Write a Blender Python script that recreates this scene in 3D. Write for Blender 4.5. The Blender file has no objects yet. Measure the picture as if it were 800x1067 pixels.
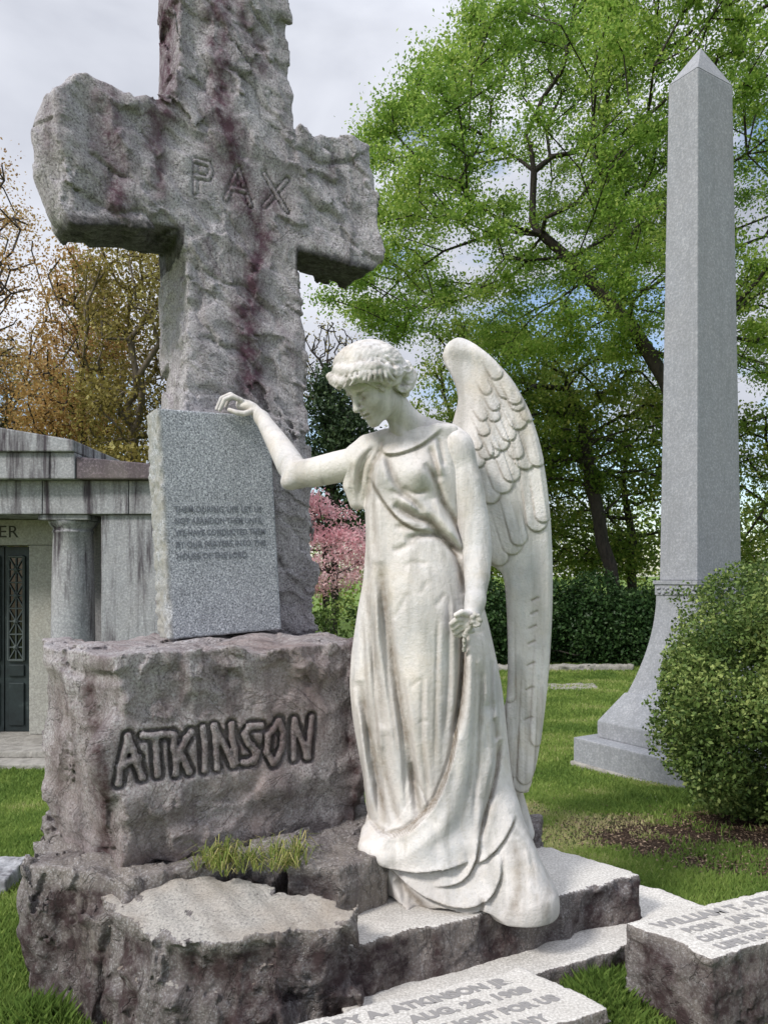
import bpy, bmesh, math, random
import numpy as np
from mathutils import Vector, Matrix, Euler
rng = np.random.default_rng(7)
random.seed(7)
sc = bpy.context.scene
COL = sc.collection
CAMH = 1.6
F = np.float32

def P(x, y, Y):
    """point of the place seen at photo position (x, y) and standing Y metres away"""
    return np.array([(x-400)/800*Y, Y, CAMH-(y-600)/800*Y])

def gz(x, y):
    """height of the lawn (falls gently away from the monument)"""
    t = np.clip((np.asarray(y, float)-3.2)/5.0, 0, 1)
    return -0.40*(t*t*(3-2*t)) - 0.0*np.asarray(x, float)

# ---------------------------------------------------------------- materials
class NT:
    def __init__(s, name):
        s.m = bpy.data.materials.new(name); s.m.use_nodes = True
        s.t = s.m.node_tree; s.t.nodes.clear()
        s.out = s.n('ShaderNodeOutputMaterial'); s.b = s.n('ShaderNodeBsdfPrincipled')
        s.l(s.b.outputs[0], s.out.inputs[0])
    def n(s, t, **k):
        o = s.t.nodes.new(t)
        for a, v in k.items(): setattr(o, a, v)
        return o
    def l(s, a, b): s.t.links.new(a, b)
    def coord(s, kind='Object', scale=(1, 1, 1)):
        if kind == 'World':
            g = s.n('ShaderNodeNewGeometry'); o = g.outputs['Position']
        else:
            c = s.n('ShaderNodeTexCoord'); o = c.outputs[kind]
        mp = s.n('ShaderNodeMapping'); mp.inputs['Scale'].default_value = scale
        s.l(o, mp.inputs[0]); return mp.outputs[0]
    def noise(s, vec, scale, detail=4, rough=.55, dist=0.0):
        o = s.n('ShaderNodeTexNoise'); o.inputs['Scale'].default_value = scale
        o.inputs['Detail'].default_value = detail; o.inputs['Roughness'].default_value = rough
        o.inputs['Distortion'].default_value = dist
        if vec is not None: s.l(vec, o.inputs['Vector'])
        return o.outputs['Fac']
    def vor(s, vec, scale, feature='F1', out='Distance', rand=1.0):
        o = s.n('ShaderNodeTexVoronoi'); o.feature = feature; o.inputs['Scale'].default_value = scale
        o.inputs['Randomness'].default_value = rand
        s.l(vec, o.inputs['Vector']); return o.outputs[out]
    def ramp(s, fac, stops, interp='LINEAR'):
        r = s.n('ShaderNodeValToRGB'); cr = r.color_ramp; cr.interpolation = interp
        while len(cr.elements) < len(stops): cr.elements.new(.5)
        for e, (p, c) in zip(cr.elements, stops):
            e.position = p
            e.color = (c, c, c, 1) if isinstance(c, (int, float)) else (*c, 1)
        s.l(fac, r.inputs[0]); return r.outputs[0]
    def mix(s, fac, a, b, blend='MIX'):
        m = s.n('ShaderNodeMix', data_type='RGBA', blend_type=blend)
        for sock, v in ((m.inputs[0], fac), (m.inputs[6], a), (m.inputs[7], b)):
            if isinstance(v, (int, float)): sock.default_value = v
            elif isinstance(v, tuple): sock.default_value = (*v, 1)
            else: s.l(v, sock)
        return m.outputs[2]
    def math(s, op, a, b=None, clamp=False):
        m = s.n('ShaderNodeMath', operation=op); m.use_clamp = clamp
        for i, v in enumerate((a, b)):
            if v is None: continue
            if isinstance(v, (int, float)): m.inputs[i].default_value = v
            else: s.l(v, m.inputs[i])
        return m.outputs[0]
    def attr(s, name, out='Fac'):
        a = s.n('ShaderNodeAttribute'); a.attribute_name = name; return a.outputs[out]
    def col(s, v):
        if isinstance(v, tuple): s.b.inputs['Base Color'].default_value = (*v, 1)
        else: s.l(v, s.b.inputs['Base Color'])
    def rough(s, v):
        if isinstance(v, (int, float)): s.b.inputs['Roughness'].default_value = v
        else: s.l(v, s.b.inputs['Roughness'])
    def bump(s, h, dist=.01, strength=1.0, prev=None):
        b = s.n('ShaderNodeBump'); b.inputs['Distance'].default_value = dist
        b.inputs['Strength'].default_value = strength
        s.l(h, b.inputs['Height'])
        if prev is not None: s.l(prev, b.inputs['Normal'])
        s.l(b.outputs[0], s.b.inputs['Normal']); return b.outputs[0]

def granite(name, base=(.36, .37, .40), dark=(.10, .10, .11), light=(.62, .62, .64), speck=110.0,
            stain=(.085, .045, .055), warm=(.36, .31, .27), warm_amt=.25, bump=.006, amb_stain=0.0,
            vstreak=0.0, contrast=1.0, coarse=18.0, crack=0.0, streakcol=(.07, .05, .06)):
    m = NT(name); w = m.coord('World')
    n1 = m.noise(w, speck, 3, .7)
    c = m.ramp(n1, [(.33, dark), (.43, tuple(b*.74 for b in base)), (.53, base), (.64, light)])
    if contrast < 1: c = m.mix(1-contrast, c, base)
    big = m.noise(w, 1.7, 5, .6, .4)
    c = m.mix(m.ramp(big, [(.42, 0.0), (.66, warm_amt)]), c, warm)
    mid = m.noise(w, 9, 6, .7)
    c = m.mix(m.ramp(mid, [(.35, .22), (.6, 0.0)]), c, tuple(b*.45 for b in base), )
    if vstreak:
        sv = m.noise(m.coord('World', (5.0, 5.0, .55)), 1.4, 6, .65)
        sv2 = m.noise(m.coord('World', (26.0, 26.0, 1.6)), 1.0, 4, .6)
        f = m.math('MULTIPLY', m.ramp(sv, [(.47, 0.0), (.60, vstreak)]), m.ramp(sv2, [(.35, .35), (.6, 1.0)]))
        c = m.mix(f, c, streakcol)
    st = m.attr('stain')
    nn = m.noise(w, 14, 6, .75)
    nn = m.math('MULTIPLY', st, m.ramp(nn, [(.36, .25), (.60, 1.15)]), clamp=True)
    c = m.mix(nn, c, stain)
    c = m.mix(m.math('MULTIPLY', m.attr('soot_shade'), m.ramp(m.noise(w, 26, 5, .7), [(.25, .5), (.6, 1.0)]), clamp=True), c, (.030, .027, .026))  # black stain and painted shade, both mixed into the stone colour
    cr = m.math('ABSOLUTE', m.math('SUBTRACT', m.noise(m.coord('World', (1, 1, .8)), 3.1, 6, .62, .9), .5))
    crk = m.ramp(cr, [(0.0, 0.0), (.012, 1.0)])
    if crack: c = m.mix(m.math('MULTIPLY', m.math('SUBTRACT', 1.0, crk), crack), c, tuple(b*.22 for b in base))
    m.col(c); m.rough(.86)
    m.b.inputs['Specular IOR Level'].default_value = .3
    h = m.math('ADD', m.noise(w, coarse, 10, .78), m.math('MULTIPLY', n1, .12))
    if crack: h = m.math('ADD', h, m.math('MULTIPLY', crk, .35))
    m.bump(h, bump*3, 1.0)
    return m.m

def build_materials():
    M = {}
    M['cross'] = granite('cross_granite', base=(.54, .51, .54), light=(.74, .72, .75), stain=(.115, .060, .083), warm_amt=.18, bump=.006, vstreak=.35, coarse=55, crack=.18, contrast=.9, streakcol=(.14, .10, .115))
    M['block'] = granite('block_granite', base=(.46, .42, .425), stain=(.085, .050, .052), warm=(.30, .22, .20), warm_amt=.7, bump=.006, vstreak=.5, coarse=48, streakcol=(.09, .055, .06), contrast=.8, crack=.22)
    M['rock'] = granite('base_rock_granite', base=(.31, .28, .27), stain=(.065, .042, .043), warm=(.34, .28, .22), warm_amt=.5, bump=.007, vstreak=.45, coarse=42, contrast=.7, crack=.3)
    M['slab'] = granite('slab_granite', base=(.60, .575, .54), light=(.78, .76, .73), dark=(.3, .28, .26), stain=(.13, .10, .09), warm=(.45, .40, .34), bump=.001, coarse=60, contrast=.75)
    M['paletop'] = granite('pale_broken_granite', base=(.60, .565, .52), light=(.72, .69, .65), warm=(.44, .35, .27), warm_amt=.8, bump=.010, coarse=20, vstreak=0, contrast=.65, stain=(.2, .15, .12))
    M['tablet'] = granite('tablet_granite', base=(.36, .38, .415), dark=(.06, .065, .08), light=(.68, .70, .74), warm_amt=.05, bump=.0012, speck=130, coarse=90, stain=(.30, .29, .26))
    M['tabletedge'] = M['tablet']
    M['obelisk'] = granite('obelisk_granite', base=(.285, .295, .32), dark=(.14, .15, .16), light=(.5, .5, .53), speck=45, warm_amt=.06, bump=.001, coarse=40, contrast=.38, vstreak=.3, stain=(.10, .10, .10), streakcol=(.18, .19, .20))
    M['maus'] = granite('mausoleum_granite', base=(.33, .335, .355), dark=(.17, .18, .19), light=(.52, .53, .56), speck=40, warm_amt=.12, bump=.0012, coarse=40, contrast=.55, vstreak=1.0, stain=(.045, .038, .045), streakcol=(.055, .045, .055))
    M['mauswarm'] = granite('door_frame_granite', base=(.37, .365, .335), dark=(.2, .19, .17), light=(.52, .51, .47), speck=40, warm_amt=.15, warm=(.33, .28, .2), bump=.001, coarse=40, contrast=.5, stain=(.05, .05, .04))
    M['roofstain'] = granite('roof_granite', base=(.11, .092, .105), dark=(.07, .05, .06), light=(.28, .22, .26), speck=40, bump=.001, coarse=40, contrast=.6, vstreak=.5)
    # dark pitch
    m = NT('engraving'); m.col((.25, .24, .235)); m.rough(.9); M['engrave'] = m.m
    m = NT('tablet_engraving'); m.col((.15, .16, .185)); m.rough(.9); M['engrave2'] = m.m
    m = NT('letter_stone'); w = m.coord('World')
    m.col(m.ramp(m.noise(w, 60, 4, .7), [(.3, (.2, .18, .16)), (.6, (.42, .39, .34))])); m.rough(.9); M['letter'] = m.m
    # marble
    m = NT('weathered_marble'); w = m.coord('World')
    c = m.ramp(m.noise(w, 3.2, 7, .62, .6), [(.30, (.48, .448, .43)), (.50, (.63, .595, .572)), (.68, (.745, .71, .685))])
    blue = m.noise(m.coord('World', (2.2, 2.2, 1.0)), 2.3, 7, .7, .8)
    c = m.mix(m.ramp(blue, [(.46, 0.0), (.64, .5)]), c, (.42, .435, .46))
    st = m.noise(m.coord('World', (9, 9, 1.1)), 1.5, 6, .6, .3)
    c = m.mix(m.ramp(st, [(.50, 0.0), (.66, .6)]), c, (.31, .295, .27))
    warm = m.noise(w, 5.5, 5, .6)
    c = m.mix(m.ramp(warm, [(.52, 0.0), (.70, .35)]), c, (.52, .44, .33))
    fine = m.noise(w, 70, 4, .7)
    c = m.mix(m.ramp(fine, [(.30, .3), (.46, 0.0)]), c, (.30, .28, .25))
    ao = m.attr('grime_shade')  # dirt, plus occlusion shade painted into folds and features
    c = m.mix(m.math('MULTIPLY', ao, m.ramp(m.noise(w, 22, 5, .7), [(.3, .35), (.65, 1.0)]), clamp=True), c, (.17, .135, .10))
    m.col(c); m.rough(.62); m.b.inputs['Specular IOR Level'].default_value = .35
    m.b.inputs['Subsurface Weight'].default_value = 0.0
    m.bump(m.math('ADD', m.noise(w, 45, 6, .65), m.math('MULTIPLY', m.noise(w, 130, 4, .7), .5)), .006, .7)
    M['marble'] = m.m
    m = NT('worn_grey_marble'); w = m.coord('World')
    m.col(m.ramp(m.noise(w, 60, 4, .7), [(.3, (.25, .24, .22)), (.6, (.48, .46, .43))])); m.rough(.85)
    m.bump(m.noise(w, 90, 4, .7), .006, 1.0); M['greymarble'] = m.m
    # bronze
    m = NT('dark_bronze_door'); w = m.coord('World')
    m.col(m.ramp(m.noise(w, 6, 6, .7), [(.3, (.014, .019, .021)), (.6, (.028, .040, .043)), (.75, (.07, .09, .09))]))
    m.rough(.5); m.b.inputs['Metallic'].default_value = .35; M['bronze'] = m.m
    m = NT('pale_patina'); m.col((.065, .08, .08)); m.rough(.6); M['patina'] = m.m
    m = NT('dark_cut_letters'); m.col((.05, .048, .045)); m.rough(.9); M['dark'] = m.m
    m = NT('door_glass'); m.col((.008, .009, .011)); m.rough(.12); M['glass'] = m.m
    # ground
    m = NT('lawn_soil'); w = m.coord('World')
    c = m.ramp(m.noise(w, 9, 8, .75), [(.3, (.085, .14, .03)), (.5, (.13, .20, .05)), (.7, (.24, .27, .10))])
    mu = m.attr('mulch')
    mc = m.ramp(m.noise(w, 45, 6, .8), [(.3, (.022, .015, .012)), (.5, (.055, .036, .027)), (.7, (.14, .10, .075))])
    c = m.mix(mu, c, mc)
    m.col(c); m.rough(1.0); m.b.inputs['Specular IOR Level'].default_value = .1
    m.bump(m.noise(w, 60, 6, .8), .03, .8); M['ground'] = m.m
    # leaves: one shared builder
    def leaf(name, c0, c1, c2, trans=.35, rough=.6):
        m = NT(name); r = m.attr('rnd')
        c = m.ramp(r, [(0.0, c0), (.5, c1), (1.0, c2)])
        m.col(c); m.rough(rough); m.b.inputs['Specular IOR Level'].default_value = .2
        tr = m.n('ShaderNodeBsdfTranslucent'); m.l(c, tr.inputs[0])
        mx = m.n('ShaderNodeMixShader'); mx.inputs[0].default_value = trans
        m.l(m.b.outputs[0], mx.inputs[1]); m.l(tr.outputs[0], mx.inputs[2]); m.l(mx.outputs[0], m.out.inputs[0])
        return m.m
    M['leaf_bright'] = leaf('spring_leaves', (.12, .225, .035), (.25, .395, .065), (.50, .60, .16), .52)
    M['leaf_mid'] = leaf('woodland_leaves', (.085, .15, .024), (.19, .27, .045), (.40, .41, .11), .5)
    M['leaf_dark'] = leaf('dark_hedge_leaves', (.018, .045, .014), (.035, .075, .022), (.08, .14, .05), .2, .45)
    M['leaf_box'] = leaf('clipped_evergreen_leaves', (.04, .075, .020), (.12, .185, .045), (.36, .42, .14), .3, .5)
    M['leaf_rust'] = leaf('rust_buds', (.24, .13, .05), (.42, .26, .09), (.56, .44, .20), .45)
    M['leaf_olive'] = leaf('olive_buds', (.14, .115, .03), (.27, .22, .06), (.42, .38, .14), .4)
    M['leaf_pine'] = leaf('pine_needles', (.02, .04, .018), (.04, .07, .028), (.08, .12, .045), .15)
    M['petal_pink'] = leaf('pink_blossom', (.75, .38, .44), (.88, .58, .62), (.92, .74, .76), .55)
    M['grass'] = leaf('grass_blades', (.14, .23, .05), (.29, .39, .095), (.60, .55, .29), .5)
    M['drygrass'] = leaf('dry_tuft_blades', (.10, .16, .03), (.22, .26, .06), (.44, .38, .17), .3)
    M['litter'] = leaf('leaf_litter', (.05, .03, .02), (.13, .085, .055), (.34, .25, .17), .05)
    m = NT('bark'); w = m.coord('World', (1, 1, .3))
    m.col(m.ramp(m.noise(w, 14, 6, .7), [(.3, (.014, .011, .010)), (.6, (.05, .041, .034))])); m.rough(.95)
    m.bump(m.noise(w, 25, 5, .7), .04, .8); M['bark'] = m.m
    m = NT('pale_bark'); w = m.coord('World', (1, 1, .3))
    m.col(m.ramp(m.noise(w, 14, 6, .7), [(.3, (.07, .055, .04)), (.6, (.16, .13, .095))])); m.rough(.95); M['palebark'] = m.m
    m = NT('stone_edging'); w = m.coord('World')
    m.col(m.ramp(m.noise(w, 8, 6, .7), [(.3, (.2, .19, .17)), (.6, (.38, .36, .33))])); m.rough(.95)
    m.bump(m.noise(w, 20, 5, .7), .03, .8); M['edging'] = m.m
    return M

# ---------------------------------------------------------------- objects
def link(o, parent=None):
    COL.objects.link(o)
    if parent is not None:
        o.parent = parent; o.matrix_parent_inverse = parent.matrix_world.inverted()
    return o
def tag(o, label, cat, group=None, kind=None):
    if label: o['label'] = label
    if cat: o['category'] = cat
    if group: o['group'] = group
    if kind: o['kind'] = kind
    return o
def empty(name, loc, label, cat, group=None):
    o = bpy.data.objects.new(name, None); o.location = loc; o.empty_display_size = .2
    COL.objects.link(o); tag(o, label, cat, group); bpy.context.view_layer.update(); return o
def mesh_np(name, verts, faces, mat=None, parent=None, smooth=True, attrs=None):
    """verts (n,3); faces (m,k) all with k corners"""
    me = bpy.data.meshes.new(name)
    verts = np.ascontiguousarray(verts, F); faces = np.ascontiguousarray(faces, np.int32)
    k = faces.shape[1]; m = faces.shape[0]
    me.vertices.add(len(verts)); me.vertices.foreach_set('co', verts.ravel())
    me.loops.add(m*k); me.loops.foreach_set('vertex_index', faces.ravel())
    me.polygons.add(m); me.polygons.foreach_set('loop_start', np.arange(0, m*k, k, dtype=np.int32))
    me.update(calc_edges=True)
    if smooth: me.polygons.foreach_set('use_smooth', np.ones(m, bool))
    if attrs:
        for n, v in attrs.items():
            a = me.attributes.new(n, 'FLOAT', 'POINT'); a.data.foreach_set('value', np.ascontiguousarray(v, F))
    if mat: me.materials.append(mat)
    o = bpy.data.objects.new(name, me); link(o, parent); return o
def mesh_bm(name, bm, mat=None, parent=None, smooth=False, bevel=0.0):
    if bevel:
        bmesh.ops.bevel(bm, geom=list(bm.edges), offset=bevel, segments=2, affect='EDGES', profile=.6, clamp_overlap=True)
    bmesh.ops.recalc_face_normals(bm, faces=bm.faces)
    me = bpy.data.meshes.new(name); bm.to_mesh(me); bm.free()
    if smooth: me.polygons.foreach_set('use_smooth', np.ones(len(me.polygons), bool))
    if mat: me.materials.append(mat)
    o = bpy.data.objects.new(name, me); link(o, parent); return o
def box_bm(bm, x0, x1, y0, y1, z0, z1):
    vs = [bm.verts.new(v) for v in ((x0,y0,z0),(x1,y0,z0),(x1,y1,z0),(x0,y1,z0),(x0,y0,z1),(x1,y0,z1),(x1,y1,z1),(x0,y1,z1))]
    for f in ((0,1,2,3),(4,5,6,7),(0,1,5,4),(1,2,6,5),(2,3,7,6),(3,0,4,7)): bm.faces.new([vs[i] for i in f])
    return vs
def loft_bm(bm, rings):
    vr = [[bm.verts.new(tuple(p)) for p in r] for r in rings]
    n = len(vr[0])
    for a, b in zip(vr[:-1], vr[1:]):
        for i in range(n): bm.faces.new((a[i], a[(i+1) % n], b[(i+1) % n], b[i]))
    bm.faces.new(vr[0]); bm.faces.new(vr[-1])
def box(name, x0, x1, y0, y1, z0, z1, mat, parent=None, bevel=.006):
    bm = bmesh.new(); box_bm(bm, x0, x1, y0, y1, z0, z1); return mesh_bm(name, bm, mat, parent, bevel=bevel)

# ---------------------------------------------------------------- distance field sculpting
class Grid:
    def __init__(s, lo, hi, h, fill=1.0):
        s.lo = np.array(lo, float); s.h = h
        s.n = np.maximum(4, np.ceil((np.array(hi)-s.lo)/h).astype(int)+1)
        s.f = np.full(s.n, fill, F)
        s.ax = [(s.lo[i]+np.arange(s.n[i])*h).astype(F) for i in range(3)]
    def sub(s, lo=None, hi=None):
        sl = []
        for i in range(3):
            a = 0 if lo is None else int(max(0, math.floor((lo[i]-s.lo[i])/s.h)))
            b = s.n[i] if hi is None else int(min(s.n[i], math.ceil((hi[i]-s.lo[i])/s.h)+1))
            if b <= a: return None, None
            sl.append(slice(a, b))
        X = s.ax[0][sl[0]][:, None, None]; Y = s.ax[1][sl[1]][None, :, None]; Z = s.ax[2][sl[2]][None, None, :]
        return tuple(sl), (X, Y, Z)
    def union(s, fn, lo=None, hi=None, k=0.0):
        sl, c = s.sub(lo, hi)
        if sl is None: return
        d = fn(*c); a = s.f[sl]
        if k > 0:
            h = np.maximum(k-np.abs(a-d), 0)/k
            s.f[sl] = np.minimum(a, d)-h*h*k*.25
        else: s.f[sl] = np.minimum(a, d)
    def cut(s, fn, lo=None, hi=None, k=0.0):
        sl, c = s.sub(lo, hi)
        if sl is None: return
        d = -fn(*c); a = s.f[sl]
        if k > 0:
            h = np.maximum(k-np.abs(a-d), 0)/k
            s.f[sl] = np.maximum(a, d)+h*h*k*.25
        else: s.f[sl] = np.maximum(a, d)
    def inter(s, fn, k=0.0): s.cut(lambda *c: -fn(*c), k=k)
    # primitives
    def cap(s, a, b, ra, rb=None, k=0.0, op='union'):
        rb = ra if rb is None else rb
        a = np.array(a, float); b = np.array(b, float); m = max(ra, rb)+k+2*s.h
        lo = np.minimum(a, b)-m; hi = np.maximum(a, b)+m
        ab = b-a; L = max(float(ab@ab), 1e-9)
        def fn(X, Y, Z):
            x, y, z = X-F(a[0]), Y-F(a[1]), Z-F(a[2])
            t = np.clip((x*F(ab[0])+y*F(ab[1])+z*F(ab[2]))/F(L), 0, 1)
            return np.sqrt((x-t*F(ab[0]))**2+(y-t*F(ab[1]))**2+(z-t*F(ab[2]))**2)-(F(ra)+t*F(rb-ra))
        getattr(s, op)(fn, lo, hi, k=k)
    def chain(s, pts, rs, k=0.0, op='union'):
        pts = np.array([np.array(p, float) for p in pts])
        rs = np.array(rs, float)*np.ones(len(pts)); m = rs.max()+k+2*s.h
        def fn(X, Y, Z):
            out = None
            for i in range(len(pts)-1):
                a, b = pts[i], pts[i+1]; ab = b-a; L = max(float(ab@ab), 1e-9)
                x, y, z = X-F(a[0]), Y-F(a[1]), Z-F(a[2])
                t = np.clip((x*F(ab[0])+y*F(ab[1])+z*F(ab[2]))/F(L), 0, 1)
                d = np.sqrt((x-t*F(ab[0]))**2+(y-t*F(ab[1]))**2+(z-t*F(ab[2]))**2)-(F(rs[i])+t*F(rs[i+1]-rs[i]))
                out = d if out is None else np.minimum(out, d)
            return out
        getattr(s, op)(fn, pts.min(0)-m, pts.max(0)+m, k=k)
    def ell(s, c, r, R=None, k=0.0, op='union'):
        c = np.array(c, float); r = np.array(r, float); R = np.eye(3) if R is None else np.array(R)  # columns = local axes
        m = np.sqrt(((R*r[None, :])**2).sum(1))+k+2*s.h
        def fn(X, Y, Z):
            x, y, z = X-F(c[0]), Y-F(c[1]), Z-F(c[2]); k0 = 0; k1 = 0
            for j in range(3):
                q = x*F(R[0, j])+y*F(R[1, j])+z*F(R[2, j])
                k0 = k0+(q/F(r[j]))**2; k1 = k1+(q/F(r[j]**2))**2
            k0 = np.sqrt(k0); k1 = np.sqrt(k1)
            return k0*(k0-1)/np.maximum(k1, 1e-6)
        getattr(s, op)(fn, c-m, c+m, k=k)
    def noise(s, scale, amp, seed, ridged=False, oct=3, stretch=(1, 1, 1), shell=None):
        """adds fractal value noise to the field"""
        r = np.random.default_rng(seed); tot = 0
        for o in range(oct):
            sc_ = scale/(2**o); q = []; n = []
            for i in range(3):
                u = (s.ax[i]-s.lo[i])/(sc_*stretch[i]); i0 = np.floor(u).astype(int); fr = (u-i0).astype(F); fr = fr*fr*(3-2*fr)
                q.append((i0, fr)); n.append(i0.max()+2)
            L = r.random(n).astype(F)*2-1
            # separable interpolation
            i0, fr = q[0]; L = L[i0]*(1-fr)[:, None, None]+L[i0+1]*fr[:, None, None]
            i0, fr = q[1]; L = L[:, i0]*(1-fr)[None, :, None]+L[:, i0+1]*fr[None, :, None]
            i0, fr = q[2]; L = L[:, :, i0]*(1-fr)[None, None, :]+L[:, :, i0+1]*fr[None, None, :]
            if ridged: L = .75-2*np.abs(L)
            tot = tot+L*F(amp/(2**o))
        s.f += tot if shell is None else tot*shell
    def facets(s, scale, amp, seed, band=.045, warp=.35, off=.35, slant=0.0):
        """broken-stone facets: every cell of a warped cell pattern gets its own tilted plane"""
        scale = np.array(scale, float)*np.ones(3); r = np.random.default_rng(seed)
        J = r.random((24, 24, 24, 3)); Tt = r.normal(size=(24, 24, 24, 3)); O = r.normal(size=(24, 24, 24))
        idx = np.argwhere(np.abs(s.f) < band); p = s.lo+idx*s.h
        s0 = scale.mean(); w3 = [np.sin(p[:, (k+1) % 3]*5.1/s0+seed+k)+.6*np.sin(p[:, (k+2) % 3]*11.3/s0+2*k+p[:, k]*4/s0)+.3*np.sin(p[:, (k+1) % 3]*27/s0+p[:, (k+2) % 3]*19/s0) for k in range(3)]
        wv = np.stack(w3, 1)*scale*warp*.22
        pr = p+wv; ca, sa = math.cos(slant), math.sin(slant)
        if slant: pr = np.stack([pr[:, 0]*ca+pr[:, 2]*sa, pr[:, 1], -pr[:, 0]*sa+pr[:, 2]*ca], 1)
        q = pr/scale; b = np.floor(q).astype(int); best = np.full(len(q), 1e9); val = np.zeros(len(q))
        for dx in (-1, 0, 1):
            for dy in (-1, 0, 1):
                for dz in (-1, 0, 1):
                    c = b+(dx, dy, dz); m = tuple((c % 24).T); ctr = c+J[m]; e = q-ctr; d = (e*e).sum(1)
                    w = d < best; best = np.where(w, d, best); val = np.where(w, (Tt[m]*e).sum(1)+O[m]*off, val)
        s.f[tuple(idx.T)] += (amp*np.clip(val, -1.6, 1.6)).astype(F)
    def mesh(s):
        return surface_nets(s.f, s.lo, s.h)

def surface_nets(f, lo, h):
    # close at borders
    f[0] = np.maximum(f[0], h); f[-1] = np.maximum(f[-1], h); f[:, 0] = np.maximum(f[:, 0], h); f[:, -1] = np.maximum(f[:, -1], h)
    f[:, :, 0] = np.maximum(f[:, :, 0], h); f[:, :, -1] = np.maximum(f[:, :, -1], h)
    ins = f < 0
    c = np.zeros(tuple(np.array(f.shape)-1), np.int8)
    for a in (0, 1):
        for b in (0, 1):
            for d in (0, 1):
                c += ins[a:f.shape[0]-1+a, b:f.shape[1]-1+b, d:f.shape[2]-1+d]
    act = np.argwhere((c > 0) & (c < 8)); N = len(act)
    idx = np.full(c.shape, -1, np.int32); idx[act[:, 0], act[:, 1], act[:, 2]] = np.arange(N)
    cor = np.array([(a, b, d) for a in (0, 1) for b in (0, 1) for d in (0, 1)])
    V = np.stack([f[act[:, 0]+a, act[:, 1]+b, act[:, 2]+d] for a, b, d in cor], 1)
    acc = np.zeros((N, 3)); cnt = np.zeros(N)
    for i in range(8):
        for j in range(i+1, 8):
            if np.abs(cor[i]-cor[j]).sum() != 1: continue
            m = (V[:, i] < 0) != (V[:, j] < 0)
            t = V[:, i]/np.where(m, V[:, i]-V[:, j], 1)
            p = cor[i][None, :]+t[:, None]*(cor[j]-cor[i])[None, :]
            acc += np.where(m[:, None], p, 0); cnt += m
    vert = lo+(act+acc/cnt[:, None])*h
    faces = []
    for ax in range(3):
        sh = [slice(None)]*3; s2 = [slice(None)]*3; sh[ax] = slice(0, -1); s2[ax] = slice(1, None)
        A = ins[tuple(sh)]; B = ins[tuple(s2)]
        e = np.argwhere(A != B)
        o1, o2 = [(1, 2), (2, 0), (0, 1)][ax]
        e = e[(e[:, o1] > 0) & (e[:, o2] > 0) & (e[:, o1] < f.shape[o1]-1) & (e[:, o2] < f.shape[o2]-1)]
        inv = A[e[:, 0], e[:, 1], e[:, 2]]
        def g(d1, d2):
            q = e.copy(); q[:, o1] -= d1; q[:, o2] -= d2
            return idx[q[:, 0], q[:, 1], q[:, 2]]
        Q = np.stack([g(1, 1), g(0, 1), g(0, 0), g(1, 0)], 1)
        Q[~inv] = Q[~inv][:, ::-1]
        faces.append(Q)
    return vert, np.concatenate(faces)

def biggest(v, f):
    """drop loose crumbs, keep the largest connected piece"""
    n = len(v); lab = np.arange(n); e = np.concatenate([f[:, [0, 1]], f[:, [1, 2]], f[:, [2, 3]]])
    for _ in range(400):
        m = np.minimum(lab[e[:, 0]], lab[e[:, 1]]); old = lab.copy()
        np.minimum.at(lab, e[:, 0], m); np.minimum.at(lab, e[:, 1], m); lab = lab[lab]; lab = lab[lab]
        if (lab == old).all(): break
    keep = lab == np.bincount(lab).argmax(); new = np.cumsum(keep)-1
    return v[keep], new[f[keep[f[:, 0]]]]
def smooth_mesh(v, f, it=1, lam=.5):
    e = np.concatenate([f[:, [0, 1]], f[:, [1, 2]], f[:, [2, 3]], f[:, [3, 0]]])
    for _ in range(it):
        acc = np.zeros_like(v); cnt = np.zeros(len(v))
        for k in range(3):
            acc[:, k] = np.bincount(e[:, 0], v[e[:, 1], k], len(v))
        cnt = np.bincount(e[:, 0], minlength=len(v))
        v = v+lam*(acc/np.maximum(cnt, 1)[:, None]-v)
    return v

def vnoise(p, scale, seed, oct=3):
    """value noise at points p (n,3)"""
    r = np.random.default_rng(seed); T = r.random((32, 32, 32))*2-1; out = np.zeros(len(p)); a = 1.0
    for o in range(oct):
        q = p/scale*(2**o)+o*7.3; i = np.floor(q).astype(int); fr = q-i; fr = fr*fr*(3-2*fr)
        for dx in (0, 1):
            for dy in (0, 1):
                for dz in (0, 1):
                    w = np.where(dx, fr[:, 0], 1-fr[:, 0])*np.where(dy, fr[:, 1], 1-fr[:, 1])*np.where(dz, fr[:, 2], 1-fr[:, 2])
                    out += a*w*T[(i[:, 0]+dx) % 32, (i[:, 1]+dy) % 32, (i[:, 2]+dz) % 32]
        a *= .5
    return out
def sstep(a, b, x):
    t = np.clip((x-a)/(b-a), 0, 1); return t*t*(3-2*t)
def poly_dist(px, py, pts):
    """distance, sign (positive on the right-hand side of travel, in image coords y down -> negated) and parameter 0..1 along a polyline"""
    pts = np.array(pts, float); best = np.full(px.shape, 1e9); sg = np.zeros(px.shape); tt = np.zeros(px.shape)
    L = np.r_[0, np.cumsum(np.hypot(*np.diff(pts, axis=0).T))]
    for i in range(len(pts)-1):
        a, b = pts[i], pts[i+1]; ab = b-a; l2 = ab@ab
        t = np.clip(((px-a[0])*ab[0]+(py-a[1])*ab[1])/l2, 0, 1)
        dx, dy = px-a[0]-t*ab[0], py-a[1]-t*ab[1]; d = np.hypot(dx, dy)
        cr = ab[0]*(py-a[1])-ab[1]*(px-a[0])
        m = d < best
        best = np.where(m, d, best); sg = np.where(m, np.sign(cr), sg); tt = np.where(m, (L[i]+t*(L[i+1]-L[i]))/L[-1], tt)
    return best, sg, tt
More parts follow.
